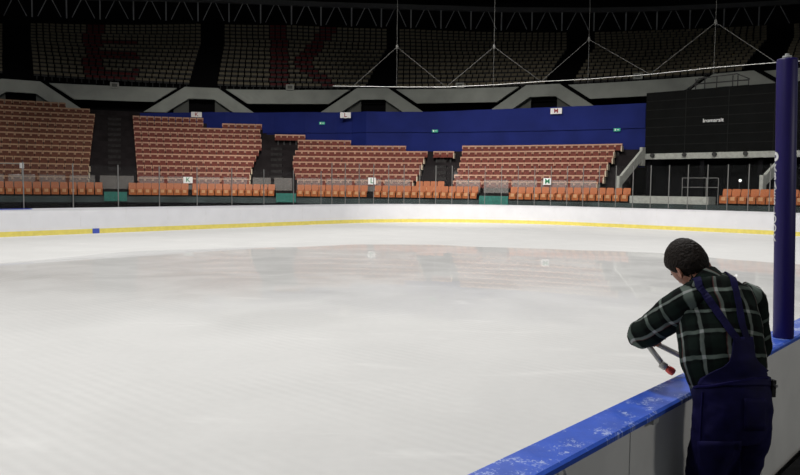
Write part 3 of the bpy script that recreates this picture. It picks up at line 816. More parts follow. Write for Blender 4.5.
# scaffold rail on the scoreboard's top
pts = {}
rl = MB()
def sp(x, z, o=-.3): s, _ = on_sb(x, 80); return Pl + tdir * s + nrm * o + Vector((0, 0, z))
rail_z = ztb + .68
for x in (694, 703, 715, 731, 736, 747): rl.tube([sp(x, ztb), sp(x, rail_z if x < 740 else ztb + .35)], .035, 5)
rl.tube([sp(687, ztb), sp(697, rail_z), sp(735, rail_z + .08), sp(748, ztb + .4)], .035, 5); rl.tube([sp(694, ztb + .35), sp(748, ztb + .35)], .04, 5)
rl.build('service_rail', M['bracket'], sb)['label'] = 'black service railing on top'
# posts carrying the scoreboard
for s in (.15, sl * .35, sl * .68, sl - .3):
    q = MB(); q.hexa(sbx(s - .12, s + .12, -.5, -.26, 0, zb2)); q.build('leg', M['black'], sb)
# dark wall behind and under
terr('wall_backstage', [(40.0, 0), (40.0, 4.6), (40.2, 4.6), (40.2, 0)], PRT, phx(900, 40, 3), M['black'])
# end wall of the terrace block
# sloping stair sides
def stringer(x0, y0, x1, y1, R0, R1, wpx, label, yb):
    za, zc_ = z_at(x0, y0, R0), z_at(x1, y1, R1); A = pol(R0, phx(x0, R0, za), za); B = pol(R1, phx(x1, R1, zc_), zc_)
    t = (B - A); t.z = 0; t.normalize(); nn = Vector((t.y, -t.x, 0)) * .09; h = Vector((0, 0, -.62)); e = A + t * .02
    r = empty('stair_side', A, label, 'stair side', 'pale stair sides by the scoreboard')
    q = MB(); q.hexa([A - nn, B - nn, B + nn, A + nn, A - nn - h * 0 + h, B - nn + h, B + nn + h, A + nn + h]); q.build('stringer', M['ledge'], r)
    q = MB(); q.hexa([A - nn * 1.2 - t * .3 + h * .1, A - nn * 1.2 + h * .1, A + nn * 1.2 + h * .1, A + nn * 1.2 - t * .3 + h * .1] + [Vector((p.x, p.y, 1.72)) for p in (A - nn * 1.2 - t * .3, A - nn * 1.2, A + nn * 1.2, A + nn * 1.2 - t * .3)]); q.build('end_post', M['ledge'], r)
    q = MB(); q.hexa([p + v for v in (Vector((0, 0, -.95)), Vector((0, 0, .2))) for p in (B - nn * 1.1, B + t * .35 - nn * 1.1, B + t * .35 + nn * 1.1, B + nn * 1.1)]); q.build('head_post', M['ledge'], r)
stringer(621, 175, 641, 150.5, 35.2, 37.2, 8, 'pale grey sloping stair side left of the scoreboard', 186)
stringer(765, 174, 786, 152, 35.2, 36.9, 8, 'pale grey sloping stair side right of scoreboard behind purple post', 186)
# bright little lamp under the scoreboard
z = z_at(740, 180.6, 36); P = pol(36, phx(740, 36, z), z)
r = empty('work_lamp', P, 'tiny glowing white lamp in the dark below the scoreboard', 'lamp')
q = MB(); q.tube([P + Vector((0, -.06, 0)), P + Vector((0, -.03, 0)), P + Vector((0, .05, 0))], [.03, .085, .06], 10); q.build('bulb', M['lamp'], r)
q = MB(); q.tube([Vector((P.x, P.y + .08, 0)), P + Vector((0, .08, .1))], .025, 6); q.build('stand', M['bracket'], r)
# rails in the dark below the scoreboard
r = empty('safety_rail', pol(35.5, phx(690, 35.5, 2), 0), 'thin grey rail in the dark under the scoreboard', 'railing')
q = MB()
for y in (178, 187.3):
    zz = z_at(690, y, 35.5); a, c = phx(682, 35.5, zz), phx(718, 35.5, zz); q.tube([pol(35.5, a + (c - a) * k / 4, zz) for k in range(5)], .022, 5)
for x in (682, 706, 718):
    p = phx(x, 35.5, 2); q.tube([pol(35.5, p, 0), pol(35.5, p, z_at(x, 178, 35.5))], .022, 5)
q.build('rail', M['stanchion'], r)

# safety-net rope with bridles hung from the roof
off = arc_resample(rink_path(.6, UE - RR - 6, UE - RR - 12), .25)
def rope_pt(x, z):                         # point of the net line (over the end boards) seen at column x
    best = None
    for a, c in zip(off, off[1:]):
        A, B = rk(*a, z), rk(*c, z); xa, xc = px(A)[0], px(B)[0]
        if A.y > 20 and (xa - x) * (xc - x) <= 0:
            P = A + (B - A) * ((x - xa) / (xc - xa)); return P
    return None
ZR = 8.2
nr = empty('net_rope', rope_pt(541, ZR), 'white safety net rope slung across on wire bridles', 'rope')
rx = [(333, 86), (353, 86.3), (397, 86.9), (446, 87), (494, 84.8), (541, 81.5), (589, 79), (650, 74.3), (714, 67.5), (776, 62.5), (815, 60)]
def rope_xy(x, y): P = rope_pt(x, ZR); d = ray(x, y); P.z = CAMH + d.z * P.y / d.y; return P
ry = dict(rx); pts = [rope_xy(*p) for p in rx]
q = MB(); q.tube(pts, .014, 6); q.build('rope', M['rope'], nr)
for xm, ym, xa, xb in ((397, 47, 353, 446), (494, 47, 446, 541), (589, 39.5, 541, 650), (715.5, 22.5, 650, 776)):
    P = rope_pt(xm, 10.5); d = ray(xm, ym); P.z = CAMH + d.z * P.y / d.y
    q = MB(); q.tube([rope_xy(xa, ry[xa]), P, rope_xy(xb, ry[xb])], .015, 5); q.build('bridle', M['cable'], nr)
    q = MB(); q.tube([Vector((P.x, P.y, ZR - .05)), P, Vector((P.x, P.y, 23))], .011, 5); q.build('hanger', M['cable'], nr)
    q = MB(); q.tube([P + Vector((0, 0, -.12)), P, P + Vector((0, 0, .15))], [.05, .09, .04], 6); q.build('shackle', M['cable'], nr)

# ------------------------------------------------------------------ the man
from mathutils import noise as mnoise
from mathutils.bvhtree import BVHTree
AL = math.radians(-14)
FB = Vector((math.sin(AL), math.cos(AL), 0)); RB_ = Vector((FB.y, -FB.x, 0))
def crom(vals, n):                        # smooth resampling of a list of number/Vector tuples
    out = []; k = len(vals) - 1
    for i in range(n):
        t = i / (n - 1) * k; a = min(int(t), k - 1); f = t - a
        p = [vals[max(0, min(k, a + d))] for d in (-1, 0, 1, 2)]
        out.append(tuple(.5 * ((2 * p[1][c]) + (p[2][c] - p[0][c]) * f + (2 * p[0][c] - 5 * p[1][c] + 4 * p[2][c] - p[3][c]) * f * f + (3 * p[1][c] - p[0][c] - 3 * p[2][c] + p[3][c]) * f ** 3) for c in range(len(p[1]))))
    return out
def loft(keys, fwd, n=24, seg=40, wr=0, wsc=9, cap=True, expo=2.0, seed=0):
    """keys: (centre, half width, half depth). Returns verts, faces, uvs (arc metres, length metres)."""
    ks = crom([(*k[0], k[1], k[2]) for k in keys], n)
    cs = [Vector(k[:3]) for k in ks]; V = []; F = []; UV = []; ln = 0
    for i, c in enumerate(cs):
        t = (cs[min(i + 1, n - 1)] - cs[max(i - 1, 0)]).normalized()
        b_ = fwd - t * fwd.dot(t); b_.normalize(); a_ = b_.cross(t)
        ra, rb = ks[i][3], ks[i][4]
        if i: ln += (cs[i] - cs[i - 1]).length
        for s in range(seg + 1):
            th = -PI / 2 + 2 * PI * s / seg          # seam at -b+... starts on the back
            th = PI / 2 + 2 * PI * s / seg
            cx, sx = math.cos(th), math.sin(th)
            cx = math.copysign(abs(cx) ** (2 / expo), cx); sx = math.copysign(abs(sx) ** (2 / expo), sx)
            p = c + a_ * (ra * cx) + b_ * (rb * sx)
            if wr:
                q = p * wsc + Vector((seed, 0, 0)); q.z *= 1.7
                p += (p - c).normalized() * wr * (mnoise.noise(q) + .5 * mnoise.noise(q * 2.3))
            V.append(p); UV.append((2 * PI * s / seg * .17 if ra > .1 else 2 * PI * s / seg * ra, ln))
    w = seg + 1
    for i in range(n - 1):
        for s in range(seg): F.append((i * w + s, i * w + s + 1, (i + 1) * w + s + 1, (i + 1) * w + s))
    if cap:
        for i, r in ((0, 1), (n - 1, -1)):
            o = len(V); V.append(cs[i]); UV.append((0, 0))
            for s in range(seg): F.append((i * w + s, o, i * w + s + 1)[::r])
    return V, F, UV
def merge(parts):
    V, F, UV = [], [], []
    for v, f, u in parts:
        o = len(V); V += v; UV += u; F += [tuple(o + i for i in q) for q in f]
    return V, F, UV
def raw_mesh(name, V, F, UV=None, mt=None, weld=False):
    me = bpy.data.meshes.new(name); me.from_pydata([tuple(v) for v in V], [], F)
    if UV:
        l = me.uv_layers.new(name='UVMap')
        for lp in me.loops: l.data[lp.index].uv = UV[lp.vertex_index]
    if weld:
        bm = bmesh.new(); bm.from_mesh(me); bmesh.ops.remove_doubles(bm, verts=bm.verts, dist=1e-5); bmesh.ops.recalc_face_normals(bm, faces=bm.faces); bm.to_mesh(me); bm.free()
    if mt: me.materials.append(mt)
    me.polygons.foreach_set('use_smooth', [True] * len(me.polygons))
    return me
def remesh(name, V, F, voxel, it, mt):
    me = raw_mesh('tmp', V, F, weld=True); o = bpy.data.objects.new('tmp', me); C.objects.link(o)
    md = o.modifiers.new('r', 'REMESH'); md.mode = 'VOXEL'; md.voxel_size = voxel
    if it: sm = o.modifiers.new('s', 'SMOOTH'); sm.iterations = it; sm.factor = .5
    dg = bpy.context.evaluated_depsgraph_get(); dg.update()
    r = bpy.data.meshes.new_from_object(o.evaluated_get(dg)); bpy.data.objects.remove(o)
    r.name = name; r.materials.clear(); r.materials.append(mt); r.polygons.foreach_set('use_smooth', [True] * len(r.polygons)); return r
def bvh_of(me): return BVHTree.FromPolygons([v.co for v in me.vertices], [tuple(p.vertices) for p in me.polygons])

# key points of the pose
wst = at_d(731, 381, 3.53); ped = at_d(733, 406, 3.51)
shL, elL, wrL = at_d(686, 303, 3.64), at_d(643.5, 335, 3.80), at_d(655, 331, 4.03)
shR, elR, wrR = at_d(747, 301, 3.74), at_d(757, 350, 3.80), at_d(706, 356, 4.03)
HC = at_d(688, 265.7, 3.82)
torso = [(at_d(729, 392, 3.545), .172, .135), (at_d(727, 379, 3.55), .19, .15), (at_d(724, 364, 3.57), .205, .165), (at_d(721, 343, 3.605), .212, .165), (at_d(718.5, 322, 3.645), .215, .152),
         (at_d(716, 303, 3.68), .212, .135), (at_d(713, 291, 3.705), .185, .115), (at_d(711, 285, 3.725), .115, .088), (at_d(708.5, 281, 3.74), .068, .068)]
sleeveL = [(shL + Vector((.07, 0, .01)), .07, .07), (shL + Vector((.01, 0, .0)), .088, .09), (shL.lerp(elL, .5), .082, .084), (elL.lerp(shL, .12), .078, .08), (elL + Vector((-.0, .03, -.005)), .07, .074), (elL.lerp(wrL, .45), .062, .06), (wrL.lerp(elL, .12), .047, .045)]
sleeveR = [(shR + Vector((-.06, 0, .0)), .07, .07), (shR, .088, .09), (shR.lerp(elR, .5), .08, .082), (elR.lerp(shR, .1), .072, .075), (elR + Vector((-.015, .04, -.005)), .068, .07), (elR.lerp(wrR, .5), .06, .058), (wrR.lerp(elR, .12), .046, .044)]
man = empty('person', Vector((ped.x, ped.y, FLZ)), 'person in plaid shirt and blue dungarees leaning over the near rink boards', 'person')
shirt = merge([loft(torso, FB, 44, 56, .010, 8), loft(sleeveL, Vector((.3, .9, .3)), 34, 30, .008, 13, seed=3), loft(sleeveR, Vector((.9, .2, .1)), 34, 30, .008, 13, seed=8)])
me_sh = raw_mesh('shirt', *shirt, M['plaid']); bv_sh = bvh_of(me_sh)
_tv, _tf, _tu = loft(torso, FB, 44, 56, .010, 8); bv_to = BVHTree.FromPolygons(_tv, _tf)

# head -------------------------------------------------------------
az, pit = math.radians(-8), math.radians(-40)
hf = Vector((math.sin(az) * math.cos(pit), math.cos(az) * math.cos(pit), math.sin(pit)))
hr = Vector((math.cos(az), -math.sin(az), 0)); hu = hr.cross(hf); _r = math.radians(14)
hr, hu = hr * math.cos(_r) + hu * math.sin(_r), hu * math.cos(_r) - hr * math.sin(_r)
HS = 1.06
def gauss(f, r, u, c, w): return math.exp(-(((f - c[0]) / w[0]) ** 2 + ((r - c[1]) / w[1]) ** 2 + ((u - c[2]) / w[2]) ** 2))
def head_local(d, grow=0.0):              # unit direction (f, r, u) -> skull surface in metres
    f, r, u = d
    a, b_, c = .098, .076, .118
    k = 1 / math.sqrt((f / a) ** 2 + (r / b_) ** 2 + (u / c) ** 2)
    p = Vector(d) * k
    low = max(0, -u - .05)
    p.y *= 1 - .34 * low ** 1.2                              # jaw narrows
    if f > 0: p.x *= 1 - .10 * low; p.x += .018 * gauss(f, r, u, (.55, 0, -.83), (.4, .35, .2))   # chin
    if f < 0: p.x *= 1 - .34 * max(0, -u - .25); p.x -= .006 * max(0, u)
    p.x += .030 * gauss(f, r, u, (.97, 0, -.22), (.3, .115, .13)) + .014 * gauss(f, r, u, (.97, 0, -.02), (.3, .10, .16))   # nose
    p.x -= .011 * (gauss(f, r, u, (.9, .36, .02), (.4, .17, .10)) + gauss(f, r, u, (.9, -.36, .02), (.4, .17, .10)))        # sockets
    p.x += .006 * gauss(f, r, u, (.95, 0, .17), (.4, .6, .07))                                                      # brow
    p.x += .006 * gauss(f, r, u, (.9, 0, -.50), (.4, .25, .035)) + .007 * gauss(f, r, u, (.9, 0, -.59), (.4, .22, .035)) - .004 * gauss(f, r, u, (.9, 0, -.545), (.4, .26, .018))   # lips
    p *= HS
    return p + p.normalized() * grow
def hw(p): return HC + hf * p.x + hr * p.y + hu * p.z
def sphere_dirs(nu, nv):
    out = []
    for i in range(nv + 1):
        t = PI * i / nv
        for k in range(nu): a = 2 * PI * k / nu; out.append((math.sin(t) * math.cos(a), math.sin(t) * math.sin(a), math.cos(t)))
    return out
NU, NV = 72, 56
dirs = sphere_dirs(NU, NV)
headV = [hw(head_local(d)) for d in dirs]
headF = [(i * NU + k, (i + 1) * NU + k, (i + 1) * NU + (k + 1) % NU, i * NU + (k + 1) % NU) for i in range(NV) for k in range(NU)]
def ear(side):
    V = []; F = []; nu, nv = 16, 10
    c = Vector((-.014, side * .078, -.036)) * HS
    for i in range(nv + 1):
        t = PI * i / nv
        for k in range(nu):
            a = 2 * PI * k / nu; e = Vector((math.sin(t) * math.cos(a), math.sin(t) * math.sin(a), math.cos(t)))
            rim = math.hypot(e.x, e.z)
            q = Vector((e.x * .019 * (1 + .25 * e.z) - .006, side * (e.y * .010 + .012 * (rim ** 2) - .004) + side * .004 * -e.x, e.z * .033 + .0))
            V.append(hw(c + q * HS))
    for i in range(nv):
        for k in range(nu): F.append((i * nu + k, (i + 1) * nu + k, (i + 1) * nu + (k + 1) % nu, i * nu + (k + 1) % nu))
    return V, F, [(0, 0)] * len(V)
# hands: palm, four curled fingers of unequal length and a side thumb
def hand(wr, d, nrm_, side, curl):
    d = d.normalized(); nrm_ = (nrm_ - d * nrm_.dot(d)).normalized(); lat = d.cross(nrm_) * side
    P = [loft([(wr - d * .03, .029, .024), (wr + d * .005, .030, .022), (wr + d * .045, .041, .018), (wr + d * .085, .040, .015), (wr + d * .098, .030, .010)], nrm_, 10, 16)]
    for k, L in enumerate((.070, .080, .074, .058)):
        base = wr + d * (.088 - .004 * abs(k - 1)) + lat * (.030 - .0195 * k); ang = 0; p = base - d * .012; pts = [p, base]
        for j, (fr, cu) in enumerate(((.45, curl), (.32, curl * 1.25), (.23, curl))):
            ang += cu; base = base + (d * math.cos(ang) - nrm_ * math.sin(ang)) * L * fr; pts.append(base)
        ref = lat
        P.append(loft([(q, r, r) for q, r in zip(pts, (.0098, .0098, .009, .0083, .0062))], ref, 12, 10))
    b0 = wr + d * .022 + lat * .030; b1 = b0 + (d * .6 + lat * .75 - nrm_ * .25).normalized() * .042; b2 = b1 + (d * .85 + lat * .1 - nrm_ * .55).normalized() * .034; b3 = b2 + (d * .75 - lat * .25 - nrm_ * .65).normalized() * .026
    P.append(loft([(b0 - lat * .015, .012, .012), (b0, .0135, .0125), (b1, .0115, .0105), (b2, .0105, .0095), (b3, .007, .006)], nrm_, 12, 10))
    return merge(P)
gripL = at_d(650, 338, 4.13); gripR = at_d(690, 361, 4.09)
# legs
hipL, hipR = ped - RB_ * .092, ped + RB_ * .084
def leg(h, k): 
    kn = Vector((h.x, h.y, 0)) + FB * .05 + RB_ * (.01 * k); an = Vector((h.x, h.y, 0)) - FB * .02 + RB_ * (.02 * k)
    return [Vector((h.x, h.y, h.z - .02)), Vector((kn.x, kn.y, FLZ + .50)), Vector((an.x, an.y, FLZ + .09))]
lgL, lgR = leg(hipL, -1), leg(hipR, 1)
bodyparts = [(headV, headF, [(0, 0)] * len(headV)), ear(1), ear(-1),
    loft([(at_d(706.5, 286, 3.725), .062, .058), (at_d(701.5, 277.5, 3.755), .054, .054), (HC + hf * -.012 + hu * -.06, .053, .058), (HC + hf * -.01, .05, .055)], FB, 14, 28),
    loft([(c, a - .022, b_ - .022) for c, a, b_ in torso[:-2]] + [(torso[-2][0], .09, .07), (torso[-1][0], .06, .06)], FB, 24, 32),
    loft([(wst, .16, .115), (ped, .165, .12), (ped - Vector((0, 0, .1)), .15, .11)], FB, 10, 28),
    loft([(shL + Vector((.06, 0, 0)), .05, .05), (shL, .06, .06), (shL.lerp(elL, .5), .052, .054), (elL, .046, .048), (elL.lerp(wrL, .3), .046, .046), (wrL, .029, .026)], Vector((.3, .9, .3)), 22, 20),
    loft([(shR + Vector((-.06, 0, 0)), .05, .05), (shR, .06, .06), (shR.lerp(elR, .5), .052, .054), (elR, .046, .048), (elR.lerp(wrR, .3), .046, .046), (wrR, .029, .026)], Vector((.9, .2, .1)), 22, 20),
    hand(wrL, (gripL - wrL), Vector((-.4, .2, .9)), 1, .75), hand(wrR, (gripR - wrR), Vector((.1, .3, .95)), -1, .75)]
for lg in (lgL, lgR):
    bodyparts.append(loft([(lg[0] + Vector((0, 0, .06)), .085, .095), (lg[0].lerp(lg[1], .4), .082, .086), (lg[1], .058, .062), (lg[1].lerp(lg[2], .35), .055, .06), (lg[2], .038, .042), (lg[2] - Vector((0, 0, .07)), .036, .045)], FB, 22, 20))
    bodyparts.append(loft([(lg[2] - FB * .06 - Vector((0, 0, .055)), .03, .03), (lg[2] - FB * .02 - Vector((0, 0, .045)), .037, .04), (lg[2] + FB * .1 - Vector((0, 0, .06)), .042, .028), (lg[2] + FB * .17 - Vector((0, 0, .068)), .03, .018)], Vector((0, 0, 1)), 12, 16))
bv, bf, _ = merge(bodyparts)
o = link('body', remesh('body', bv, bf, .0055, 2, M['skin']), man)
# eyes, brows
for s, nm in ((1, 'eye'), (-1, 'eye')):
    c = Vector((.078, s * .030, .004)) * HS; V = []; F = []
    for e in sphere_dirs(14, 10): V.append(hw(c + Vector(e) * .0125))
    F = [(i * 14 + k, (i + 1) * 14 + k, (i + 1) * 14 + (k + 1) % 14, i * 14 + (k + 1) % 14) for i in range(10) for k in range(14)]
    ey = link('eye', raw_mesh('eye', V, F, None, M['eyewhite'], True), man)
    V = [hw(c + Vector((.0128, .0055 * math.cos(2 * PI * k / 12), .0055 * math.sin(2 * PI * k / 12)))) for k in range(12)] + [hw(c + Vector((.010, .006 * math.cos(2 * PI * k / 12), .006 * math.sin(2 * PI * k / 12)))) for k in range(12)]
    b = MB(); b.rings([V[:12], V[12:]]); link('iris', b.mesh('iris', M['iris']), ey).matrix_parent_inverse = parent_world(ey).inverted()
    b = MB(); b.tube([hw(head_local(Vector((.9, s * r_, .20 - .06 * abs(r_ - .33))).normalized(), .003)) for r_ in (.14, .25, .36, .47, .56)], [.003, .0048, .0048, .004, .002], 6); b.build('eyebrow', M['hair'], man, True)
# hair
def hair_h(f, r):
    if f < -.30: return -.76 + .12 * abs(r)
    if f < .08: return -.76 + (f + .30) / .38 * .52
    if f < .30: return -.24 + (f - .08) / .22 * .30
    return min(.54, .06 + (f - .30) / .28 * .46)
HVt, HF_ = [], []
idx = {}
NU2, NV2 = 110, 90
hd = sphere_dirs(NU2, NV2)
def hv(i):
    if i not in idx:
        d = Vector(hd[i]); e = d.z - hair_h(d.x, d.y); g = .016 * min(1, max(0, e) / .22) ** .6 + .006 * max(0, d.z) + .0015
        p = head_local(d, 0); q = p * 1
        nz = mnoise.noise(d * 16) * .0025 + mnoise.noise(Vector((d.x * 10, d.y * 50, d.z * 22))) * .0022
        idx[i] = len(HVt); HVt.append(hw(q + q.normalized() * (g + (nz if e > .05 else 0))))
    return idx[i]
for i in range(NV2):
    for k in range(NU2):
        q = (i * NU2 + k, (i + 1) * NU2 + k, (i + 1) * NU2 + (k + 1) % NU2, i * NU2 + (k + 1) % NU2)
        c = sum((Vector(hd[j]) for j in q), Vector()) / 4; c.normalize()
        jag = .05 * mnoise.noise(c * 14)
        if c.z > hair_h(c.x, c.y) + jag: HF_.append(tuple(hv(j) for j in q))
o = link('hair', raw_mesh('hair', HVt, HF_, None, M['hair'], True), man); md = o.modifiers.new('t', 'SOLIDIFY'); md.thickness = .006; md.offset = -1

# clothes ----------------------------------------------------------
sho = link('shirt', me_sh, man)
# collar
nb_, nt_ = at_d(709.5, 287, 3.712), at_d(705, 279.5, 3.742)
cl = loft([(nb_ + Vector((0, 0, -.02)), .100, .090), (nb_ + Vector((0, 0, .008)), .084, .080), (nt_, .073, .074), (nt_ + Vector((0, 0, .004)), .078, .078), (nb_ + Vector((.002, -.0, .002)), .093, .088), (nb_ + Vector((0, 0, -.012)), .108, .098)], FB, 24, 36, .002, 20, cap=False)
o = link('collar', raw_mesh('collar', *cl, M['plaid']), sho); o.matrix_parent_inverse = parent_world(sho).inverted(); md = o.modifiers.new('t', 'SOLIDIFY'); md.thickness = .004
# cuffs
for wr_, el_ in ((wrL, elL), (wrR, elR)):
    c = loft([(wr_.lerp(el_, .16), .046, .045), (wr_.lerp(el_, .12), .048, .047), (wr_.lerp(el_, -.04), .044, .042), (wr_.lerp(el_, -.05), .038, .036)], Vector((.3, .3, .9)), 10, 22, cap=False)
    o = link('cuff', raw_mesh('cuff', *c, M['plaid']), sho); o.matrix_parent_inverse = parent_world(sho).inverted()
# dungarees
tr_parts = [loft([(at_d(730.5, 377, 3.535), .178, .138), (at_d(731, 383, 3.53), .186, .146), (at_d(731.5, 392, 3.52), .193, .152), (ped - RB_ * .006, .183, .154), (ped - RB_ * .008 - Vector((0, 0, .09)), .176, .15), (ped - RB_ * .008 - Vector((0, 0, .15)), .16, .13)], FB, 22, 48, .006, 10, seed=5)]
for lg in (lgL, lgR):
    tr_parts.append(loft([(lg[0] + Vector((0, 0, .05)), .09, .13), (lg[0] - Vector((0, 0, .10)), .096, .122), (lg[0].lerp(lg[1], .6), .092, .106), (lg[1], .086, .096), (lg[1].lerp(lg[2], .5), .088, .094), (lg[2] + Vector((0, 0, .02)), .082, .095), (lg[2] - Vector((0, 0, .035)), .082, .098)], FB, 40, 34, .008, 12, seed=7))
tv, tf, _ = merge(tr_parts)
me_tr = remesh('dungarees', tv, tf, .009, 3, M['denim']); du = link('dungarees', me_tr, man); bv_tr = bvh_of(me_tr)
def hit(x, y, tree=None, off=.006):
    d = ray(x, y).normalized(); best = None
    for t in ((bv_sh, bv_tr) if tree is None else (tree,)):
        h = t.ray_cast(CO, d)
        if h[0] is not None and (best is None or h[3] < best[3]): best = h
    if best is None: return None, None
    n = best[1] if best[1].dot(d) < 0 else -best[1]
    return best[0] + n * off, n
def sub(o, parent): o.matrix_parent_inverse = parent_world(parent).inverted(); return o
def grid_patch(name, rows, parent, mt, nx=14, thick=.006, off=.007, tree=None):
    V = []; F = []
    for y, xl, xr in rows:
        for k in range(nx + 1):
            h, _ = hit(xl + (xr - xl) * k / nx, y, tree, off)
            if h is None: h = V[-1] if V else at_d(xl, y, 3.5)
            V.append(h)
    w = nx + 1
    for i in range(len(rows) - 1):
        for k in range(nx): F.append((i * w + k, i * w + k + 1, (i + 1) * w + k + 1, (i + 1) * w + k))
    me = raw_mesh(name, V, F, None, mt)
    bm = bmesh.new(); bm.from_mesh(me)
    for _ in range(3): bmesh.ops.smooth_vert(bm, verts=[v for v in bm.verts if not v.is_boundary], factor=.5, use_axis_x=True, use_axis_y=True, use_axis_z=True)
    bm.to_mesh(me); bm.free()
    o = sub(link(name, me, parent), parent) if parent.parent else link(name, me, parent)
    md = o.modifiers.new('t', 'SOLIDIFY'); md.thickness = thick; md.offset = 0; return o
bpx = [(337, 733, 751.5), (344, 732, 752.5), (351, 731.5, 753), (357, 730.5, 754), (362, 728.5, 757), (366, 724, 762), (370, 716, 766.5), (374, 708, 768.5), (378, 701, 769), (382, 699, 769), (386, 698, 769)]
rows = []
for a, c in zip(bpx, bpx[1:]):
    for t in (0, .5): rows.append(tuple(lerp(a[i], c[i], t) for i in range(3)))
rows.append(bpx[-1])
grid_patch('back_panel', rows, du, M['denim'], 20)
def ribbon(name, pts, wd_, parent, mt, thick=.004):
    V = []; F = []
    for i, p in enumerate(pts):
        t = (pts[min(i + 1, len(pts) - 1)][0] - pts[max(i - 1, 0)][0]).normalized(); s = t.cross(p[1]).normalized() * wd_ / 2
        for sg, oo in ((-1, 0), (1, 0), (1, -thick), (-1, -thick)): V.append(p[0] + s * sg + p[1] * oo)
    b = MB(); b.rings([V[i:i + 4] for i in range(0, len(V), 4)])
    me = b.mesh(name, mt); o = link(name, me, parent); sub(o, parent); return o
def strap(pxs, shoulder_dir):
    pts = []
    for a, c in zip(pxs, pxs[1:]):
        for k in range(5):
            t = k / 5; h, n = hit(lerp(a[0], c[0], t), lerp(a[1], c[1], t), bv_sh, .010)
            if h is not None: pts.append((h, n))
    last = pts[-1][0]
    for k in range(1, 12):               # over the shoulder and down the chest
        q = last + Vector((.12, .99, 0)) * (.012 * k + .008)
        h = bv_to.ray_cast(q + Vector((0, 0, .5)), Vector((0, 0, -1)))
        if h[0] is not None: pts.append((h[0] + h[1] * (1 if h[1].z > 0 else -1) * .010, h[1] if h[1].z > 0 else -h[1]))
    base = pts[-1][0]
    for k in range(1, 10):
        q = base + Vector((0, 0, -.025 * k)) + FB * .6
        h = bv_to.ray_cast(q, -FB)
        if h[0] is not None:
            n = h[1] if h[1].dot(FB) > 0 else -h[1]; pts.append((h[0] + n * .010, n))
    sm = [pts[0]] + [((pts[i - 1][0] + pts[i][0] * 2 + pts[i + 1][0]) / 4, (pts[i - 1][1] + pts[i][1] + pts[i + 1][1]).normalized()) for i in range(1, len(pts) - 1)] + [pts[-1]]
    return sm
s1_ = strap([(737.5, 341), (727, 327), (719, 315), (708, 299), (697.5, 286.5)], -RB_)
s2_ = strap([(746.5, 341), (741, 324), (738.5, 308), (735.5, 293), (732.5, 281.5)], RB_)
for s in (s1_, s2_): ribbon('strap', s, .036, du, M['denim'])
# front bib so the straps have something to hold
V = []; F = []
for i in range(9):
    z = .62 - i * .05
    for k in range(9):
        q = wst + Vector((0, 0, .30 - i * .04)) + RB_ * (.105 * (k / 4 - 1)) + FB * .8
        h = [t.ray_cast(q, -FB) for t in (bv_to, bv_tr)]; h = [x for x in h if x[0] is not None]
        h = min(h, key=lambda x: x[3]); V.append(h[0] + FB * .008)
for i in range(8):
    for k in range(8): F.append((i * 9 + k, i * 9 + k + 1, i * 9 + 10 + k, i * 9 + 9 + k))
o = link('bib', raw_mesh('bib', V, F, None, M['denim']), du); sub(o, du); md = o.modifiers.new('t', 'SOLIDIFY'); md.thickness = .005
# waist seam, pocket and hip strap
def seam(name, pxs, r, mt, off=.003):
    pts = []
    for a, c in zip(pxs, pxs[1:]):
        for k in range(4):
            h, n = hit(lerp(a[0], c[0], k / 4), lerp(a[1], c[1], k / 4), None, off)
            if h is not None: pts.append(h)
    b = MB(); b.tube(pts, r, 5); o = link(name, b.mesh(name, mt), du); sub(o, du)
seam('waist_seam', [(695, 387), (712, 386.5), (735, 382.5), (755, 379.5), (770, 378)], .007, M['seamblue'], .007)
seam('side_seam', [(703, 392), (702, 410), (701, 430), (700, 470)], .004, M['seamblue'])
grid_patch('pocket', [(y, 698.5, 741) for y in (441, 446, 451, 456, 461, 466, 471, 476, 480)], du, M['denim'], 12, .006, .005, bv_tr)
grid_patch('pocket', [(y, 744, 765) for y in (398, 403, 408, 413, 418, 424, 430)], du, M['denim'], 10, .005, .004, bv_tr)
hp, hn = None, None
for x in (771, 770, 769, 768, 767, 766):
    hp, hn = hit(x, 386, bv_tr, .004)
    if hp is not None: break
b = MB(); b.hexa([hp + FB * .0 + RB_ * s + FB * e + Vector((0, 0, z)) for z in (-.05, .03) for s, e in ((-.01, -.016), (.010, -.016), (.010, .016), (-.01, .016))]); o = b.build('hip_strap', M['blackstrap'], du); o['label'] = 'black side strap'; sub(o, du); hs = o
b = MB(); b.tube([hp + Vector((0, 0, .004)) + RB_ * .006 - FB * .014, hp + Vector((0, 0, .004)) + RB_ * .008 - FB * .023], .008, 10); o = b.build('buckle', M['metal'], du); sub(o, du); o['label'] = 'bright metal button'
# boots
for lg in (lgL, lgR):
    a = Vector((lg[2].x, lg[2].y, FLZ))
    v, f, _ = loft([(a - FB * .085 + Vector((0, 0, .045)), .03, .04), (a - FB * .06 + Vector((0, 0, .05)), .042, .05), (a + Vector((0, 0, .06)), .046, .06), (a + FB * .08 + Vector((0, 0, .042)), .05, .042), (a + FB * .16 + Vector((0, 0, .034)), .048, .034), (a + FB * .205 + Vector((0, 0, .026)), .03, .024)], Vector((0, 0, 1)), 16, 20, cap=True)
    v2, f2, _ = loft([(a + Vector((0, 0, .04)), .046, .052), (a + Vector((0, 0, .16)), .05, .056)], FB, 6, 20)
    vv, ff, _ = merge([(v, f, [(0, 0)] * len(v)), (v2, f2, [(0, 0)] * len(v2))])
    for p_ in vv: p_.z = max(p_.z, FLZ + .002)
    link('boot', remesh('boot', vv, ff, .006, 2, M['boot']), man)
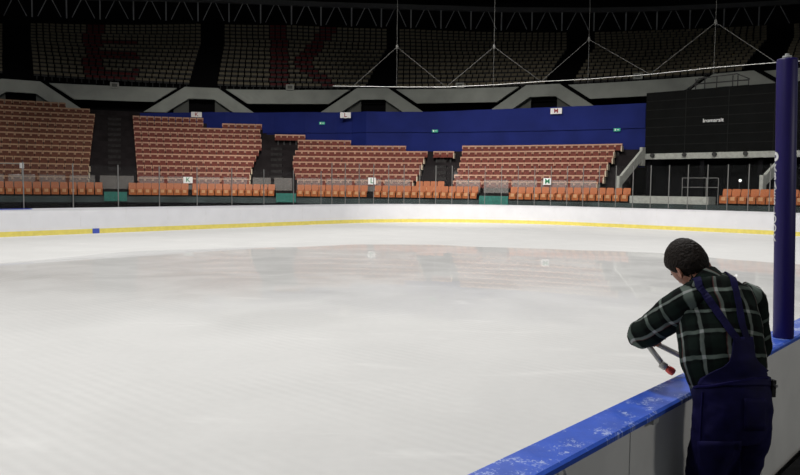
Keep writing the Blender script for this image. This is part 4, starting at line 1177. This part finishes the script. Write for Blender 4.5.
# the hand tool: two grey rods from one joint, one ending in a red knob
ta, tb, tc_, td = at_d(645, 341, 4.12), at_d(664, 366, 4.08), at_d(671.3, 371, 4.07), at_d(693, 362, 4.09)
tool = empty('hand_tool', ta, 'grey two-rod hand tool with a red tip held by the man', 'tool')
b = MB(); b.tube([ta, ta.lerp(tb, .5), tb], .0155, 10); b.build('handle', M['toolgrey'], tool, True)
b = MB(); b.tube([ta + Vector((.01, 0, .012)), td], .0145, 10); b.build('handle', M['toolgrey'], tool, True)
dd = (tc_ - tb).normalized()
b = MB(); b.tube([tb - dd * .024, tb - dd * .02, tb + dd * .012, tb + dd * .016], [.012, .021, .021, .012], 12); b.build('collar', M['toolgrey'], tool, True)
b = MB(); b.tube([tb + dd * .014, tb + dd * .02, tc_, tc_ + dd * .016, tc_ + dd * .02], [.011, .019, .023, .019, .008], 12); b.build('tip', M['toolred'], tool, True).__setitem__('label', 'red tip')
b = MB(); b.tube([ta + Vector((-.012, 0, .012)), ta + Vector((-.005, 0, .006)), ta + Vector((.015, 0, .004)), ta + Vector((.02, 0, .002))], [.008, .018, .018, .008], 10); b.build('joint', M['toolgrey'], tool, True)

# ------------------------------------------------------------------ light
def area(name, loc, size, power, col=(1, .985, .965), spread=PI, rot=(0, 0, 0)):
    l = bpy.data.lights.new(name, 'AREA'); l.shape = 'DISK'; l.size = size; l.energy = power; l.color = col; l.spread = spread
    o = bpy.data.objects.new(name, l); C.objects.link(o); o.location = loc; o.rotation_euler = rot; return o
for u in (-8, 3, 14, 25, 35):
    for v in (6, 23):
        P = rk(u, v, 15.5); area('rink_lamp', P, 1.6, 800, spread=math.radians(150))
for deg, pw in ((-36, 240), (-8, 540), (18, 560), (42, 330)):
    ph = math.radians(deg); P = pol(17, ph, 15); T = pol(37, ph, 2.5); q = (T - P).to_track_quat('-Z', 'Y').to_euler()
    area('stand_fill', P, 1.5, pw, (1, .95, .88), math.radians(66), q)  # added fill to brighten the lower stands, unseen
P = rk(6, -6, 3.6); area('board_fill', P, .8, 55, (1, .96, .9), PI, (rk(6, 0, .7) - P).to_track_quat('-Z', 'Y').to_euler())  # added fill behind the camera for the boards' outer face
w = bpy.data.worlds.new('world'); sc.world = w; w.use_nodes = True
w.node_tree.nodes['Background'].inputs[0].default_value = (.9, .95, 1, 1); w.node_tree.nodes['Background'].inputs[1].default_value = .23

sc.view_settings.view_transform = 'Standard'; sc.view_settings.look = 'None'; sc.view_settings.gamma = 1
sc.view_settings.exposure = 0
